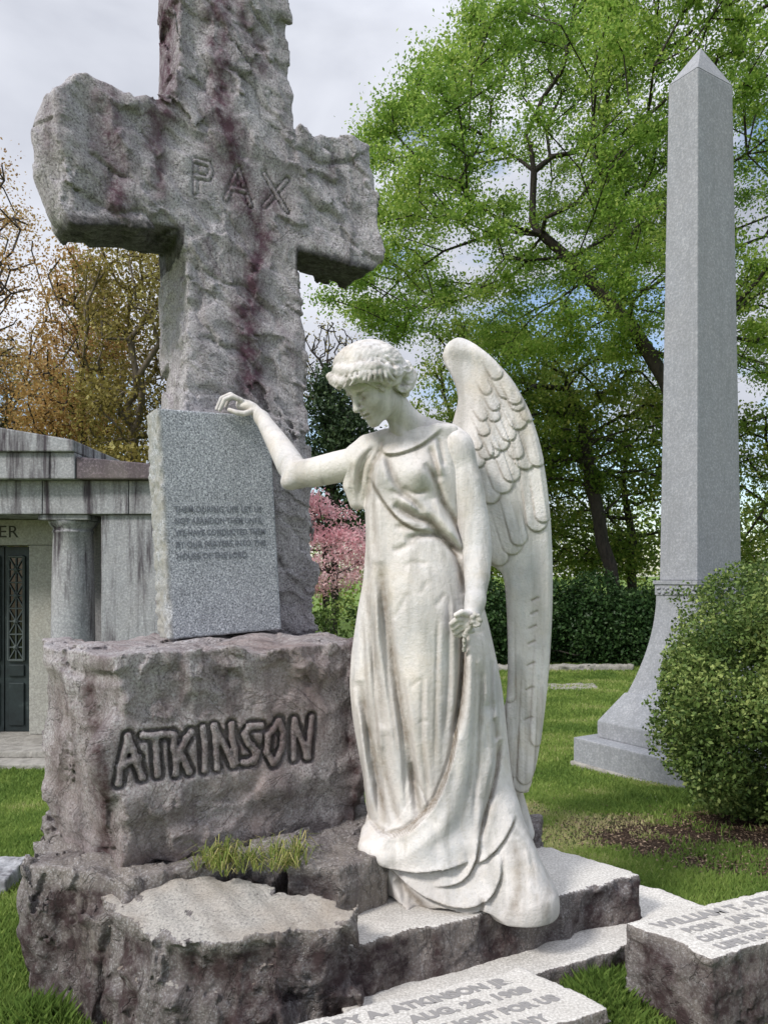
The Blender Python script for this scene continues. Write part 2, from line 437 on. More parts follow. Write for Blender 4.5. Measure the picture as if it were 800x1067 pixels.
def smooth_line(pts, n=4):
    """Catmull-Rom"""
    p = np.array(pts, float)
    if len(p) < 3: return p
    q = np.vstack([2*p[0]-p[1], p, 2*p[-1]-p[-2]]); out = []
    for i in range(1, len(q)-2):
        for t in np.arange(n)/n:
            out.append(.5*((2*q[i])+(-q[i-1]+q[i+1])*t+(2*q[i-1]-5*q[i]+4*q[i+1]-q[i+2])*t*t+(-q[i-1]+3*q[i]-3*q[i+1]+q[i+2])*t**3))
    out.append(q[-2]); return np.array(out)
# ================================================================ the marble angel
def relief(px, py, items):
    """sculpted folds: list of (kind, points, amplitude, width) in photo units; kind ridge / groove / edgeR / edgeL / dome"""
    H = np.zeros(px.shape); G = np.zeros(px.shape)
    for kind, pts, A, w in items:
        if kind == 'dome':
            (cx, cy, rx, ry) = pts; q = ((px-cx)/rx)**2+((py-cy)/ry)**2
            H += A*np.exp(-q*1.3); continue
        d, s, t = poly_dist(px, py, smooth_line(pts))
        tap = np.clip(np.minimum(t, 1-t)/.16, 0, 1)**.6
        tap = np.where(d > 0, tap, tap)
        if kind == 'ridge': H += A*tap*np.exp(-(d/w)**2)
        elif kind == 'groove':
            H -= A*tap*np.exp(-(d/w)**2); G = np.maximum(G, tap*np.exp(-(d/(w*.6+.8))**2)*min(1, A/.02))
        else:
            sd = d*s*(1 if kind == 'edgeR' else -1)
            H += A*tap*np.where(sd > -1.2, np.exp(-np.maximum(sd, 0)/w)*sstep(-1.2, .6, sd), 0)
            H -= .25*A*tap*np.exp(-((sd+2.5)/2.2)**2)
            G = np.maximum(G, tap*np.exp(-((sd+1.5)/1.8)**2)*min(1.3, A/.016))
    return H, G

def make_angel(M):
    base = P(480, 945, 3.22); base[2] = .31
    root = empty('angel_statue', tuple(base), 'white marble angel looking down, one hand on the upright tablet, one wing raised behind', 'statue')
    # ---------- robe
    g = Grid((-.22, 2.78, .27), (.80, 3.62, 2.24), .0050)
    rows = [(444, 418, 462, 3.17, .075), (452, 402, 474, 3.17, .10), (462, 388, 482, 3.17, .115), (478, 380, 486, 3.17, .135), (500, 378, 487, 3.17, .150), (530, 379, 487, 3.17, .150),
            (560, 380, 488, 3.16, .145), (600, 379, 495, 3.16, .160), (640, 372, 505, 3.17, .175), (680, 366, 514, 3.18, .185),
            (712, 364, 521, 3.18, .19), (750, 368, 526, 3.18, .195), (800, 377, 531, 3.19, .205), (850, 383, 541, 3.19, .22), (890, 391, 560, 3.18, .235),
            (925, 396, 577, 3.17, .245), (952, 400, 583, 3.165, .245), (975, 402, 584, 3.165, .245)]
    R = np.array(rows, float); Yc = R[:, 3]
    zr = CAMH-(R[:, 0]-600)/800*Yc; xc = ((R[:, 1]+R[:, 2])/2-400)/800*Yc; aa = (R[:, 2]-R[:, 1])/2/800*Yc; bb = R[:, 4]
    Z = g.ax[2]; o = np.argsort(zr)
    I = lambda v: np.interp(Z, zr[o], v[o]).astype(F)
    sm = lambda v: np.convolve(np.pad(v, 11, mode='edge'), np.hanning(23)/np.hanning(23).sum(), 'valid').astype(F)
    CX, CY, A_, B_ = (sm(I(v)) for v in (xc, Yc, aa, bb))
    # relief map over (X, Z)
    Yf = CY-B_*.85
    px = 400+800*g.ax[0][:, None]/Yf[None, :]; py = 600-(Z[None, :]-CAMH)*800/Yf[None, :]; px, py = np.broadcast_arrays(px, py)
    folds = [
        ('edgeL', [(482, 640), (484, 680), (481, 720), (476, 755), (469, 790), (456, 825), (440, 848), (420, 866), (398, 873), (378, 862)], .036, 22),
        ('groove', [(481, 640), (482, 690), (479, 730), (473, 765)], .028, 4),
        ('ridge', [(490, 650), (492, 700), (488, 750), (480, 800), (468, 840), (445, 868), (415, 885), (388, 886)], .020, 11),
        ('edgeL', [(368, 872), (371, 888), (386, 899), (405, 904), (440, 903), (470, 897), (486, 893)], .040, 30),
        ('edgeL', [(494, 897), (508, 889), (524, 873), (538, 853)], .022, 14),
        ('edgeR', [(522, 782), (515, 815), (505, 845), (497, 870), (492, 896), (478, 914), (452, 921)], .022, 12),
        ('groove', [(524, 775), (516, 815), (505, 848), (498, 872)], .020, 4),
        ('edgeL', [(402, 904), (415, 916), (440, 931), (478, 941), (505, 933), (518, 912), (521, 890)], .026, 18),
        ('ridge', [(545, 870), (556, 905), (560, 945)], .014, 9), ('groove', [(535, 875), (538, 910), (530, 950)], .014, 8),
        ('ridge', [(400, 905), (410, 930), (424, 956)], .016, 6), ('groove', [(414, 920), (436, 945), (450, 956)], .018, 7),
        ('groove', [(565, 885), (572, 915), (560, 950)], .008, 7),
        ('ridge', [(425, 945), (426, 960)], .02, 5),
        # skirt, long hanging folds
        ('groove', [(395, 585), (401, 640), (410, 700), (421, 760), (430, 815), (436, 852)], .026, 7),
        ('ridge', [(386, 590), (391, 650), (401, 710), (411, 770), (422, 840)], .014, 7),
        ('groove', [(381, 600), (384, 650), (392, 700), (399, 760)], .012, 5),
        ('groove', [(374, 712), (381, 755), (391, 810), (402, 866)], .020, 6),
        ('ridge', [(369, 720), (375, 770), (385, 830), (392, 862)], .012, 6),
        ('groove', [(396, 780), (404, 820), (415, 862)], .013, 5),
        ('groove', [(428, 795), (433, 825), (436, 850)], .014, 4),
        ('edgeR', [(425, 815), (436, 820), (446, 840)], .007, 8),
        ('dome', (450, 690, 40, 110), .030, 0), ('dome', (440, 620, 45, 50), .020, 0),
        ('groove', [(410, 645), (425, 617)], .0045, 2.5), ('groove', [(452, 632), (463, 617)], .004, 2.5), ('groove', [(436, 620), (446, 604)], .003, 2.5),
        ('groove', [(426, 715), (438, 705)], .003, 2.2), ('groove', [(434, 752), (446, 748)], .003, 2.2),
        ('ridge', [(500, 660), (506, 700), (509, 735)], .012, 7), ('groove', [(497, 690), (500, 730), (497, 770)], .010, 5), ('ridge', [(512, 740), (512, 780), (500, 830)], .010, 7),
        ('groove', [(516, 750), (520, 775)], .012, 4),
        # bodice
        ('edgeL', [(396, 462), (402, 473), (420, 472), (440, 463), (461, 446)], .014, 9),
        ('dome', (434, 494, 21, 20), .042, 0), ('dome', (396, 492, 14, 20), .02, 0),
        ('groove', [(420, 508), (431, 515), (446, 511)], .010, 2.6),
        ('groove', [(447, 466), (452, 482), (457, 502)], .012, 3), ('groove', [(456, 456), (459, 470), (462, 486)], .010, 2.6), ('ridge', [(452, 458), (456, 478), (460, 496)], .010, 3),
        ('edgeL', [(384, 493), (398, 520), (415, 541), (431, 551), (446, 553)], .018, 14),
        ('groove', [(402, 474), (410, 500), (424, 518), (440, 533)], .014, 4), ('ridge', [(396, 470), (404, 500), (418, 520), (434, 533)], .012, 6),
        ('groove', [(410, 526), (430, 538), (447, 544), (462, 561), (484, 580)], .030, 4.2),
        ('ridge', [(418, 520), (440, 530), (458, 545), (476, 565)], .016, 7),
        ('groove', [(421, 564), (438, 558), (460, 559), (472, 572), (480, 592), (484, 620)], .022, 4),
        ('groove', [(409, 575), (433, 565)], .010, 3.5), ('groove', [(410, 549), (425, 549), (441, 551)], .008, 3),
        ('groove', [(405, 512), (425, 520), (442, 536)], .010, 3),
        ('groove', [(442, 484), (453, 500), (461, 523), (475, 543), (484, 566)], .020, 4), ('ridge', [(452, 520), (465, 545), (482, 572)], .012, 6),
        ('groove', [(420, 590), (428, 588)], .004, 3), ('groove', [(386, 480), (388, 520), (391, 580)], .010, 4), ('ridge', [(393, 520), (396, 570), (397, 600)], .008, 5),
        ('groove', [(377, 500), (381, 560), (384, 620)], .010, 3.5), ('groove', [(424, 586), (445, 587)], .004, 2.5),
    ]
    rf = np.random.default_rng(8)
    for x0, y0, x1, y1 in ((389, 610, 398, 840), (399, 600, 416, 800), (406, 640, 424, 850), (418, 700, 433, 835), (377, 640, 384, 800), (370, 740, 380, 850), (384, 700, 394, 860), (440, 700, 446, 835), (455, 640, 452, 800), (466, 620, 462, 770),
                           (494, 680, 486, 830), (503, 700, 492, 860), (512, 800, 502, 880), (516, 690, 516, 760), (545, 880, 540, 950), (553, 885, 556, 948), (415, 912, 420, 950), (500, 930, 498, 955)):
        xm = (x0+x1)/2+rf.normal(0, 2); ym = (y0+y1)/2
        folds.append(('groove', [(x0, y0), (xm, ym), (x1, y1)], rf.uniform(.005, .009), rf.uniform(1.8, 2.8))); folds.append(('ridge', [(x0+4, y0), (xm+4, ym), (x1+4, y1)], rf.uniform(.003, .006), 3))
    H, Gm = relief(px, py, folds)
    # shallow general waviness of the hanging cloth
    r2 = np.random.default_rng(3)
    for _ in range(26):
        x0 = r2.uniform(372, 560); y0 = r2.uniform(600, 930); L = r2.uniform(30, 90); dx = (x0-450)*.10
        d, s_, t = poly_dist(px, py, [(x0, y0), (x0+dx, y0+L)])
        H += r2.choice([-1, 1])*r2.uniform(.002, .005)*np.exp(-(d/r2.uniform(3, 8))**2)
    H = (H*1.2).astype(F)
    # angular back folds
    X = g.ax[0][:, None, None]; Yg = g.ax[1][None, :, None]
    dx = (X-CX[None, None, :]); dy = (Yg-CY[None, None, :])
    k0 = np.sqrt((dx/A_)**2+(dy/B_)**2); k1 = np.sqrt((dx/A_**2)**2+(dy/B_**2)**2)
    d = k0*(k0-1)/np.maximum(k1, 1e-5)
    ang = np.arctan2(dy, dx)
    low = sstep(2.0, .5, Z)[None, None, :]
    back = sstep(-.02, .10, dy).astype(F)
    d = d-(np.sin(ang*13+Z[None, None, :]*1.5)*.012*low*back).astype(F)
    front0 = sstep(.05, -.04, dy).astype(F); front = front0
    front = front*sstep(1.35, .8, np.abs(dx)/A_).astype(F)*F(.75)+front*F(.25)
    # flutes round the hem
    d -= H[:, None, :]*front
    top = Z[None, None, :]-F(2.20)
    g.f = np.maximum(d, top).astype(F)
    # bottom hem wavy edge
    hem = .315+.008*np.sin(ang*9+1)
    g.f = np.maximum(g.f, (hem-Z[None, None, :]).astype(F))
    # drape over the step edge in front right
    g.chain([P(520, 850, 3.10), P(533, 900, 3.05), P(545, 940, 3.02)], [.06, .10, .135], k=.10)
    g.cut(lambda X, Y, Z: Z-F(.02)+np.zeros_like(X+Y), None, None)
    # swag rolling out past the left of the skirt
    g.chain([P(384, 868, 3.12), P(383, 884, 3.05), P(400, 893, 2.99), P(440, 892, 2.96), P(485, 880, 2.98), P(525, 850, 3.07)], [.030, .040, .034, .028, .026, .02], k=.05)
    # short sleeve over her right upper arm
    g.chain([P(402, 460, 3.17), P(384, 468, 3.17), P(372, 480, 3.18)], [.052, .062, .064], k=.05)
    g.chain([P(374, 482, 3.18), P(370, 505, 3.20), P(372, 523, 3.21)], [.066, .052, .034], k=.03)
    H3, G3 = relief(px, py, [('groove', [(392, 462), (378, 480), (372, 510), (373, 530)], .012, 3), ('ridge', [(386, 462), (370, 478), (364, 505)], .008, 4), ('groove', [(395, 466), (386, 490), (380, 525)], .014, 3.5),
        ('groove', [(398, 455), (396, 470), (390, 482)], .012, 3), ('groove', [(366, 480), (364, 500), (367, 520)], .008, 2.5)])
    Gm = np.maximum(Gm, G3)
    g.f += (-H3[:, None, :]*front0).astype(F)
    # train behind
    g.cap(P(530, 800, 3.38), P(545, 868, 3.42), .03, .05, k=.04)
    # shoulder strap cloth on the left shoulder
    g.chain([P(455, 447, 3.09), P(470, 450, 3.13), P(478, 462, 3.2)], [.022, .03, .03], k=.03)
    v, f = g.mesh(); v = smooth_mesh(v, f, 1, .35)
    # dirt and painted shade in the carved creases
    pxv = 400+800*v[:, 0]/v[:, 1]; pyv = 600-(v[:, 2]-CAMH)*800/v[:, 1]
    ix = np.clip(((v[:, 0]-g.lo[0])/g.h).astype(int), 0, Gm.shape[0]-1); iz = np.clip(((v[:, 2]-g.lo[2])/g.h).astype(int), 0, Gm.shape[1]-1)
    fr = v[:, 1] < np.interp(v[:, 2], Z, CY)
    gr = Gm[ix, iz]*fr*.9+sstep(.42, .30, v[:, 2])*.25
    mesh_np('robe', v, f, M['marble'], root, attrs={'grime_shade': gr})

    # ---------- body: torso core, neck, head, both arms and hands as one surface
    b = Grid((-.84, 2.84, 1.36), (.50, 3.80, 2.52), .0037)
    fw = np.array([-.671, -.470, -.574]); fw /= np.linalg.norm(fw)
    up = np.array([0, 0, 1.]); up = up-(up@fw)*fw; up /= np.linalg.norm(up); sd = np.cross(fw, up)   # her right hand side
    # small roll of the head towards the lowered shoulder
    Rm = np.stack([sd, fw, up], 1); HC = P(391, 402, 3.04); S = .300
    def hp(s_, f_, u_): return HC+S*(Rm@np.array([s_, f_, u_]))
    def he(c, r, k=.02, op='union'): b.ell(hp(*c), np.array(r)*S, Rm, k=k, op=op)
    b.ell(P(436, 500, 3.19), (.165, .10, .20), k=.04)                         # chest
    b.chain([P(440, 468, 3.18), P(425, 443, 3.13), P(410, 422, 3.10)], [.080, .062, .058], k=.05)   # neck
    b.cap(P(420, 462, 3.17), P(475, 463, 3.19), .062, .055, k=.06)                  # shoulders
    b.cap(P(430, 462, 3.17), P(388, 474, 3.16), .060, .055, k=.05)
    b.cap(P(438, 447, 3.15), P(468, 452, 3.18), .045, .04, k=.05)
    b.cap(P(412, 445, 3.09), P(425, 464, 3.07), .010, .012, k=.03)                  # neck muscle
    he((0, -.06, .16), (.315, .40, .33), 0.0)
    he((0, .10, -.06), (.245, .27, .36), .03)
    he((0, .06, -.24), (.195, .26, .17), .03)
    he((0, .29, -.375), (.085, .085, .075), .03)
    he((0, .26, .17), (.22, .12, .15), .02)                                    # forehead
    for q in (-1, 1):
        he((q*.125, .355, .022), (.085, .090, .056), .008, 'cut')                   # socket
        he((q*.118, .292, .000), (.062, .062, .052), .005)                         # lowered lid over the eye
        he((q*.125, .328, .082), (.090, .034, .024), .010)                         # brow
        he((q*.155, .235, -.11), (.090, .085, .085), .03)                           # cheek
        b.cap(hp(q*.065, .352, -.020), hp(q*.158, .305, -.022), .0052, .0058, k=.002, op='cut')  # lash line
        he((q*.045, .385, -.135), (.028, .034, .024), .008)                        # nostril wing
    b.chain([hp(0, .345, .10), hp(0, .385, .02), hp(0, .452, -.115)], [.0085, .0085, .0118], k=.012)
    he((0, .440, -.125), (.036, .036, .030), .008)
    for q in (-1, 1): he((q*.022, .425, -.158), (.012, .014, .010), .004, 'cut')
    he((0, .335, -.235), (.095, .060, .060), .02)                               # muzzle
    he((0, .392, -.212), (.068, .026, .018), .006); he((0, .385, -.262), (.056, .026, .022), .006)
    b.chain([hp(-.075, .362, -.240), hp(0, .412, -.236), hp(.075, .362, -.240)], .0056, k=.003, op='cut')
    he((0, .375, -.305), (.055, .018, .014), .012, 'cut')
    # ear on the side we see
    he((-.262, -.02, -.02), (.030, .055, .085), .006); he((-.285, -.005, -.015), (.014, .030, .050), .004, 'cut')
    # her right arm, reaching to the tablet top
    sh, el, wr = P(372, 482, 3.18), P(309, 494, 3.33), P(273, 436, 3.62)
    b.chain([sh, P(350, 487, 3.22), P(328, 492, 3.27), el], [.066, .066, .063, .058], k=.03)
    b.chain([el, P(303, 485, 3.38), P(292, 466, 3.47), wr], [.058, .063, .054, .034], k=.025)
    b.ell(P(301, 503, 3.30), (.035, .035, .03), k=.03)
    # hand: palm then five fingers, arched over the top edge of the slab
    pk = [P(266, 428, 3.645), P(258, 423, 3.655), P(251, 420, 3.66)]
    b.chain([wr]+pk, [.032, .028, .027, .022], k=.02)
    b.ell(P(257, 424, 3.66), (.046, .040, .019), k=.02)
    fing = [  # knuckle, middle joint, last joint, tip
        ([(251, 417, 3.63), (242, 413, 3.61), (234, 416, 3.60), (229, 427, 3.60)], .0115),     # index
        ([(250, 417, 3.66), (240, 411, 3.65), (231, 415, 3.64), (226, 426, 3.64)], .0120),
        ([(251, 417, 3.69), (241, 412, 3.69), (232, 416, 3.69), (229, 425, 3.69)], .0115),
        ([(253, 418, 3.72), (245, 414, 3.73), (238, 417, 3.73), (235, 424, 3.73)], .0100),
        ([(262, 429, 3.62), (254, 431, 3.60), (247, 430, 3.59), (239, 427, 3.59)], .0130)]     # thumb
    for pts, r in fing:
        q = [P(*p) for p in pts]; b.chain(q, [r*1.15, r*1.05, r*.95, r*.78], k=.004)
    # her left arm hanging by her side
    s2 = P(474, 468, 3.15)
    b.ell(P(474, 472, 3.14), (.075, .075, .085), k=.04)
    b.chain([s2, P(485, 505, 3.12), P(492, 540, 3.10), P(497, 572, 3.07), P(497, 600, 3.02), P(495, 628, 2.97)], [.070, .069, .065, .060, .051, .036], k=.03)
        # hand closed on the broken flower
    b.chain([P(495, 626, 2.97), P(492, 640, 2.95), P(486, 650, 2.94)], [.038, .034, .030], k=.02)
    for i, (ox, oy, od) in enumerate(((0, 0, 0), (2, 5, .012), (4, 10, .026), (7, 14, .042))):
        q = [P(485+ox, 646+oy*.8, 2.925+od), P(476+ox, 645+oy, 2.905+od), P(470+ox, 650+oy, 2.915+od), P(473+ox, 657+oy*.6, 2.94+od)]
        b.chain(q, [.0115, .0108, .0100, .0085], k=.004)
    b.chain([P(488, 640, 2.92), P(481, 638, 2.90), P(475, 641, 2.89)], [.014, .0125, .010], k=.006)
    v, f = b.mesh(); v = smooth_mesh(v, f, 1, .3)
    gr = np.zeros(len(v))  # painted shade under the chin, round eyes, nostrils and mouth
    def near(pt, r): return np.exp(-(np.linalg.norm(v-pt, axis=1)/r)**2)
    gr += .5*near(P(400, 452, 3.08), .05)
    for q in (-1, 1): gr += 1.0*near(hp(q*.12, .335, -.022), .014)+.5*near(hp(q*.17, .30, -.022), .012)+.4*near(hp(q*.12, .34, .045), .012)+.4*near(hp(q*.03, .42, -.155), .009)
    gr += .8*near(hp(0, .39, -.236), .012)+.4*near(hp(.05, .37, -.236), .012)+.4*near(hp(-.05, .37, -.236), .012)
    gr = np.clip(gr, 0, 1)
    mesh_np('body', v, f, M['marble'], root, attrs={'grime_shade': gr})

    # ---------- flower
    fl = Grid(P(478, 672, 2.96)-np.array([.03, .09, .03]), P(512, 630, 2.9)+np.array([.03, .09, .03]), .003)
    for i in range(7):
        a = i/7*2*math.pi; c = P(494, 646, 2.905)
        dr = np.array([math.cos(a)*.015+.005, -.010, math.sin(a)*.022])
        fl.cap(c, c+dr, .007, .010, k=.004)
    fl.cap(P(494, 646, 2.91), P(484, 662, 2.925), .012, .009, k=.006); fl.cap(P(484, 662, 2.925), P(483, 690, 2.99), .008, .006, k=.004)
    fl.noise(.012, .0035, 5)
    v, f = fl.mesh(); mesh_np('carved_flower', v, f, M['greymarble'], root)

    # ---------- hair
    hg = Grid((-.30, 2.80, 2.16), (.20, 3.34, 2.60), .0036)
    he2 = lambda c, r, k=.02, op='union': hg.ell(hp(*c), np.array(r)*S, Rm, k=k, op=op)
    he2((0, -.02, .20), (.385, .46, .385), 0)
    hg.ell(P(384, 381, 3.05), (.145, .15, .092), k=.03)
    # cut the face opening
    he2((0, .42, -.12), (.33, .36, .35), .02, 'cut')
    he2((0, .28, -.60), (.6, .5, .40), .02, 'cut')
    def lock(pts, rs, k=.012):
        q = [P(*p) for p in smooth_line(pts, 3)]; hg.chain(q, np.interp(np.linspace(0, 1, len(q)), np.linspace(0, 1, len(rs)), rs), k=k)
    lock([(344, 392, 3.03), (350, 396, 2.97), (361, 398, 2.92), (374, 395, 2.90)], [.020, .026, .024, .016])
    lock([(352, 385, 2.98), (366, 388, 2.91), (382, 391, 2.89), (396, 389, 2.90)], [.028, .030, .026, .018])
    lock([(378, 396, 2.91), (392, 393, 2.91), (406, 397, 2.95), (417, 395, 3.0)], [.012, .020, .024, .020])
    lock([(372, 384, 2.90), (390, 383, 2.89), (408, 386, 2.94), (420, 388, 3.02)], [.026, .030, .030, .024])
    lock([(345, 398, 2.99), (350, 403, 2.96), (355, 406, 2.95)], [.013, .012, .008])
    lock([(388, 400, 2.94), (397, 404, 2.94), (402, 409, 2.97)], [.010, .010, .007])
    hg.ell(P(421, 392, 3.08), (.046, .06, .070), k=.02)
    lock([(410, 398, 3.0), (419, 405, 3.02), (427, 402, 3.05), (430, 390, 3.06), (424, 379, 3.06)], [.015, .020, .022, .022, .018], .006)
    lock([(424, 410, 3.06), (418, 414, 3.08)], [.016, .012], .008)
    hg.ell(P(411, 400, 3.06), (.045, .05, .040), k=.02)
    # deep curl holes
    for x, y, Y, r in ((421, 397, 3.015, .014), (409, 380, 2.92, .008), (400, 377, 2.90, .007), (391, 374, 2.91, .007), (372, 390, 2.875, .009), (420, 404, 3.01, .010), (428, 385, 3.02, .008)):
        hg.ell(P(x, y, Y), (r*1.5, r*1.6, r), k=.006, op='cut')
    # combed strands
    X, Y, Z = (hg.ax[0][:, None, None], hg.ax[1][None, :, None], hg.ax[2][None, None, :])
    q = [(X-HC[0])*Rm[0, j]+(Y-HC[1])*Rm[1, j]+(Z-HC[2])*Rm[2, j] for j in range(3)]
    ph = np.arctan2(q[0], q[2]-.02)
    wv = np.sin(ph*15+np.sin(q[1]*30)*1.6+np.sin(ph*5)*2+q[1]*14)*.0019+np.sin(ph*42+q[1]*30+np.sin(q[1]*38+ph*3)*2.2)*.0015
    hg.f += wv.astype(F)*F(.5)+F(.0045)
    # waved locks laid over the cap, following its surface
    def sY(p):
        ix, iz = int((p[0]-hg.lo[0])/hg.h), int((p[2]-hg.lo[2])/hg.h)
        if not (0 <= ix < hg.n[0] and 0 <= iz < hg.n[2]): return None
        col = np.where(hg.f[ix, :, iz] < 0)[0]
        return None if len(col) == 0 else hg.lo[1]+col[0]*hg.h
    rh = np.random.default_rng(5); locks = []
    ends = [(341, 392), (344, 399), (350, 402), (357, 403), (364, 401), (371, 399), (378, 398), (385, 397), (392, 396), (399, 397), (406, 399), (413, 396), (418, 390), (421, 384), (417, 377), (410, 371), (402, 366), (350, 386), (346, 380), (352, 373), (360, 367)]
    for i, (ex, ey) in enumerate(ends):
        for rep in range(1):
            sx, sy = 386+rh.normal(0, 2), 368+rh.normal(0, 1.5); t0 = .10+rh.uniform(0, .08)+.25*(i % 2); pts = []; ph0 = rh.uniform(0, 6)
            L = math.hypot(ex-sx, ey-sy); nx, ny = -(ey-sy)/max(L, 1), (ex-sx)/max(L, 1)
            for t in np.linspace(t0, 1.0, 9):
                w_ = 1.5*math.sin(t*10+i*.5)
                x, y = sx+(ex-sx)*t+nx*w_, sy+(ey-sy)*t+ny*w_; q = P(x, y, 3.0); Ys = sY(q)
                if Ys is None: continue
                q = P(x, y, Ys+.002); pts.append(q)
            if len(pts) >= 4: locks.append(pts)
    for pts in locks:
        n = len(pts); hg.chain(pts, [.0062*math.sin(math.pi*(.18+.70*j/(n-1)))+.0022 for j in range(n)], k=.0012)
    for cx_, cy_, r_ in ((424, 384, 5), (426, 396, 5), (419, 406, 4.5), (414, 388, 4.5), (402, 384, 4), (392, 388, 4), (356, 396, 4), (368, 392, 4)):
        pts = []
        for a_ in np.linspace(0, 5.2, 10):
            rr = r_*(1-.09*a_); x, y = cx_+rr*math.cos(a_), cy_+rr*math.sin(a_)*.85; Ys = sY(P(x, y, 3.0))
            if Ys is not None: pts.append(P(x, y, Ys+.002))
        if len(pts) >= 4: hg.chain(pts, [.0058]*(len(pts)-1)+[.003], k=.001)
    hg.noise(.045, .0012, 11, ridged=True, oct=2)
    v, f = hg.mesh(); v = smooth_mesh(v, f, 1, .3)
    mesh_np('hair', v, f, M['marble'], root, attrs={'grime_shade': np.clip(vnoise(v, .018, 4)*.6, 0, .6)})

    # ---------- wing
    out = smooth_line([(462, 366), (466, 356), (477, 350), (490, 356), (506, 370), (524, 389), (540, 410), (553, 436), (563, 466), (571, 505), (576, 550), (578, 600), (577, 650), (573, 700),
           (566, 745), (559, 785), (552, 812), (547, 828), (538, 829), (530, 818), (527, 798), (525, 770), (523, 740), (526, 728), (528, 700), (528, 660), (526, 620), (523, 600), (516, 592),
           (505, 585), (492, 560), (480, 500), (470, 455), (474, 432), (478, 412), (472, 390), (465, 376)], 3)
    WY = 3.36
    wg = Grid((.22, 3.12, .66), (.80, 3.56, 2.66), .0044)
    YY = WY
    px = 400+800*wg.ax[0][:, None]/YY; py = 600-(wg.ax[2][None, :]-CAMH)*800/YY; px, py = np.broadcast_arrays(px, py)
    dd, s_, t_ = poly_dist(px, py, np.vstack([out, out[:1]]))
    # inside test
    ins = np.zeros(px.shape, bool); n = len(out)
    for i in range(n):
        x1, y1 = out[i]; x2, y2 = out[(i+1) % n]
        c = ((y1 > py) != (y2 > py)) & (px < (x2-x1)*(py-y1)/(y2-y1+1e-12)+x1); ins ^= c
    D2 = np.where(ins, -dd, dd)*YY/800                        # metres
    T = np.zeros(px.shape); Gw = np.zeros(px.shape)
    # base relief: thick leading edge on the right, blades below
    spine, ss, tt = poly_dist(px, py, smooth_line([(470, 362), (500, 372), (530, 400), (552, 445), (566, 500), (571, 560), (572, 640), (566, 720), (554, 800)]))
    T += .020*np.exp(-(spine/9)**2)
    T += .010*sstep(600, 420, py)
    rows_ = [
        (.012, [((541, 822), (560, 560), 11), ((533, 806), (538, 560), 9), ((528, 730), (528, 560), 6)]),
        (.011, [((557, 775), (573, 560), 9)]), (.012, [((543, 813), (556, 600), 8.5)]),
        (.013, [((520, 590), (500, 500), 10), ((535, 578), (508, 490), 11), ((560, 554), (545, 450), 11.5)]),
        (.010, [((541, 569), (520, 490), 9.5), ((566, 545), (553, 450), 9)]),
        (.012, [((511, 526), (497, 450), 10), ((525, 515), (500, 440), 11), ((548, 490), (527, 410), 11), ((561, 487), (541, 410), 10)]),
        (.009, [((534, 503), (510, 440), 10), ((538, 480), (520, 420), 8)]),
        (.010, [((499, 488), (486, 440), 6.5), ((507, 480), (492, 425), 7.5), ((523, 471), (500, 415), 9), ((541, 449), (514, 385), 10), ((551, 441), (530, 385), 8)]),
        (.008, [((531, 461), (506, 410), 8), ((515, 478), (500, 440), 6), ((540, 430), (520, 385), 8)]),
        (.008, [((505, 456), (490, 420), 6), ((516, 441), (498, 405), 6.5), ((529, 417), (505, 370), 8.5), ((537, 424), (516, 380), 7)]),
        (.007, [((498, 470), (486, 440), 5), ((516, 430), (500, 398), 6), ((508, 413), (494, 385), 5.5), ((518, 398), (500, 365), 6.5), ((504, 440), (490, 415), 5)])]
    for step, fs in rows_:
        T0 = T.copy(); lines = np.zeros(px.shape)
        for tip, rt, w in fs:
            a = np.array(rt, float); c = np.array(tip, float); dv = (c-a)/np.linalg.norm(c-a); c2 = c-dv*w
            wl = w
            d, s_, t = poly_dist(px, py, [a, c2])
            m = sstep(w+.4, w-.5, d)
            tt_ = np.clip(t, 0, 1)**1.4
            hgt = T0+step*tt_*(.78+.22*(1-np.clip(d/w, 0, 1)**2))
            hgt -= .0016*np.exp(-(d/.9)**2)*sstep(.2, .6, t)
            hgt += .0007*np.sin((px*dv[0]+py*dv[1])*1.6+np.abs(d)*1.4)*sstep(.2, .6, t)
            prev = T.copy(); T = np.where(m > .5, np.maximum(T*0+hgt, np.where(T > T0+1e-6, np.minimum(T, hgt+.004), 0)), T)*1.0
            T = prev*(1-m)+T*m
            edge = np.exp(-((d-w-.6)/1.0)**2)*sstep(.35, .9, t)
            Gw = Gw*(1-m*.7); Gw = np.maximum(Gw, edge); T -= .0022*edge
    for (x, y) in ((556, 623), (555, 637), (553, 652), (552, 668), (551, 690), (549, 715), (547, 745)):
        d, s_, t = poly_dist(px, py, [(x-3, y+3), (x+4, y)]); T -= .006*np.exp(-(d/1.1)**2); Gw = np.maximum(Gw, np.exp(-(d/1.3)**2))
    T += .028*sstep(440, 360, py)*.3
    # slightly cupped sheet
    yc = WY+.00004*(px-520)**2*.6-.02*np.sin((py-350)/480*math.pi)+.05*sstep(600, 830, py)*0-(.05*sstep(640, 830, py))
    half = .019
    T = T.astype(F); D2 = D2.astype(F); yc = yc.astype(F)
    Yg = wg.ax[1][None, :, None]
    th_f = half+T; e = np.maximum(0, 1+np.minimum(D2, 0)/.03)**2*.012       # rounded rim
    d1 = (yc-(th_f-e))[:, None, :]-Yg; d2 = Yg-(yc+half-e)[:, None, :]
    wg.f = np.maximum(np.maximum(d1, d2), D2[:, None, :]).astype(F)
    wg.cap(P(470, 455, 3.30), P(495, 520, 3.36), .05, .035, k=.05)
    v, f = wg.mesh(); v = smooth_mesh(v, f, 1, .3)
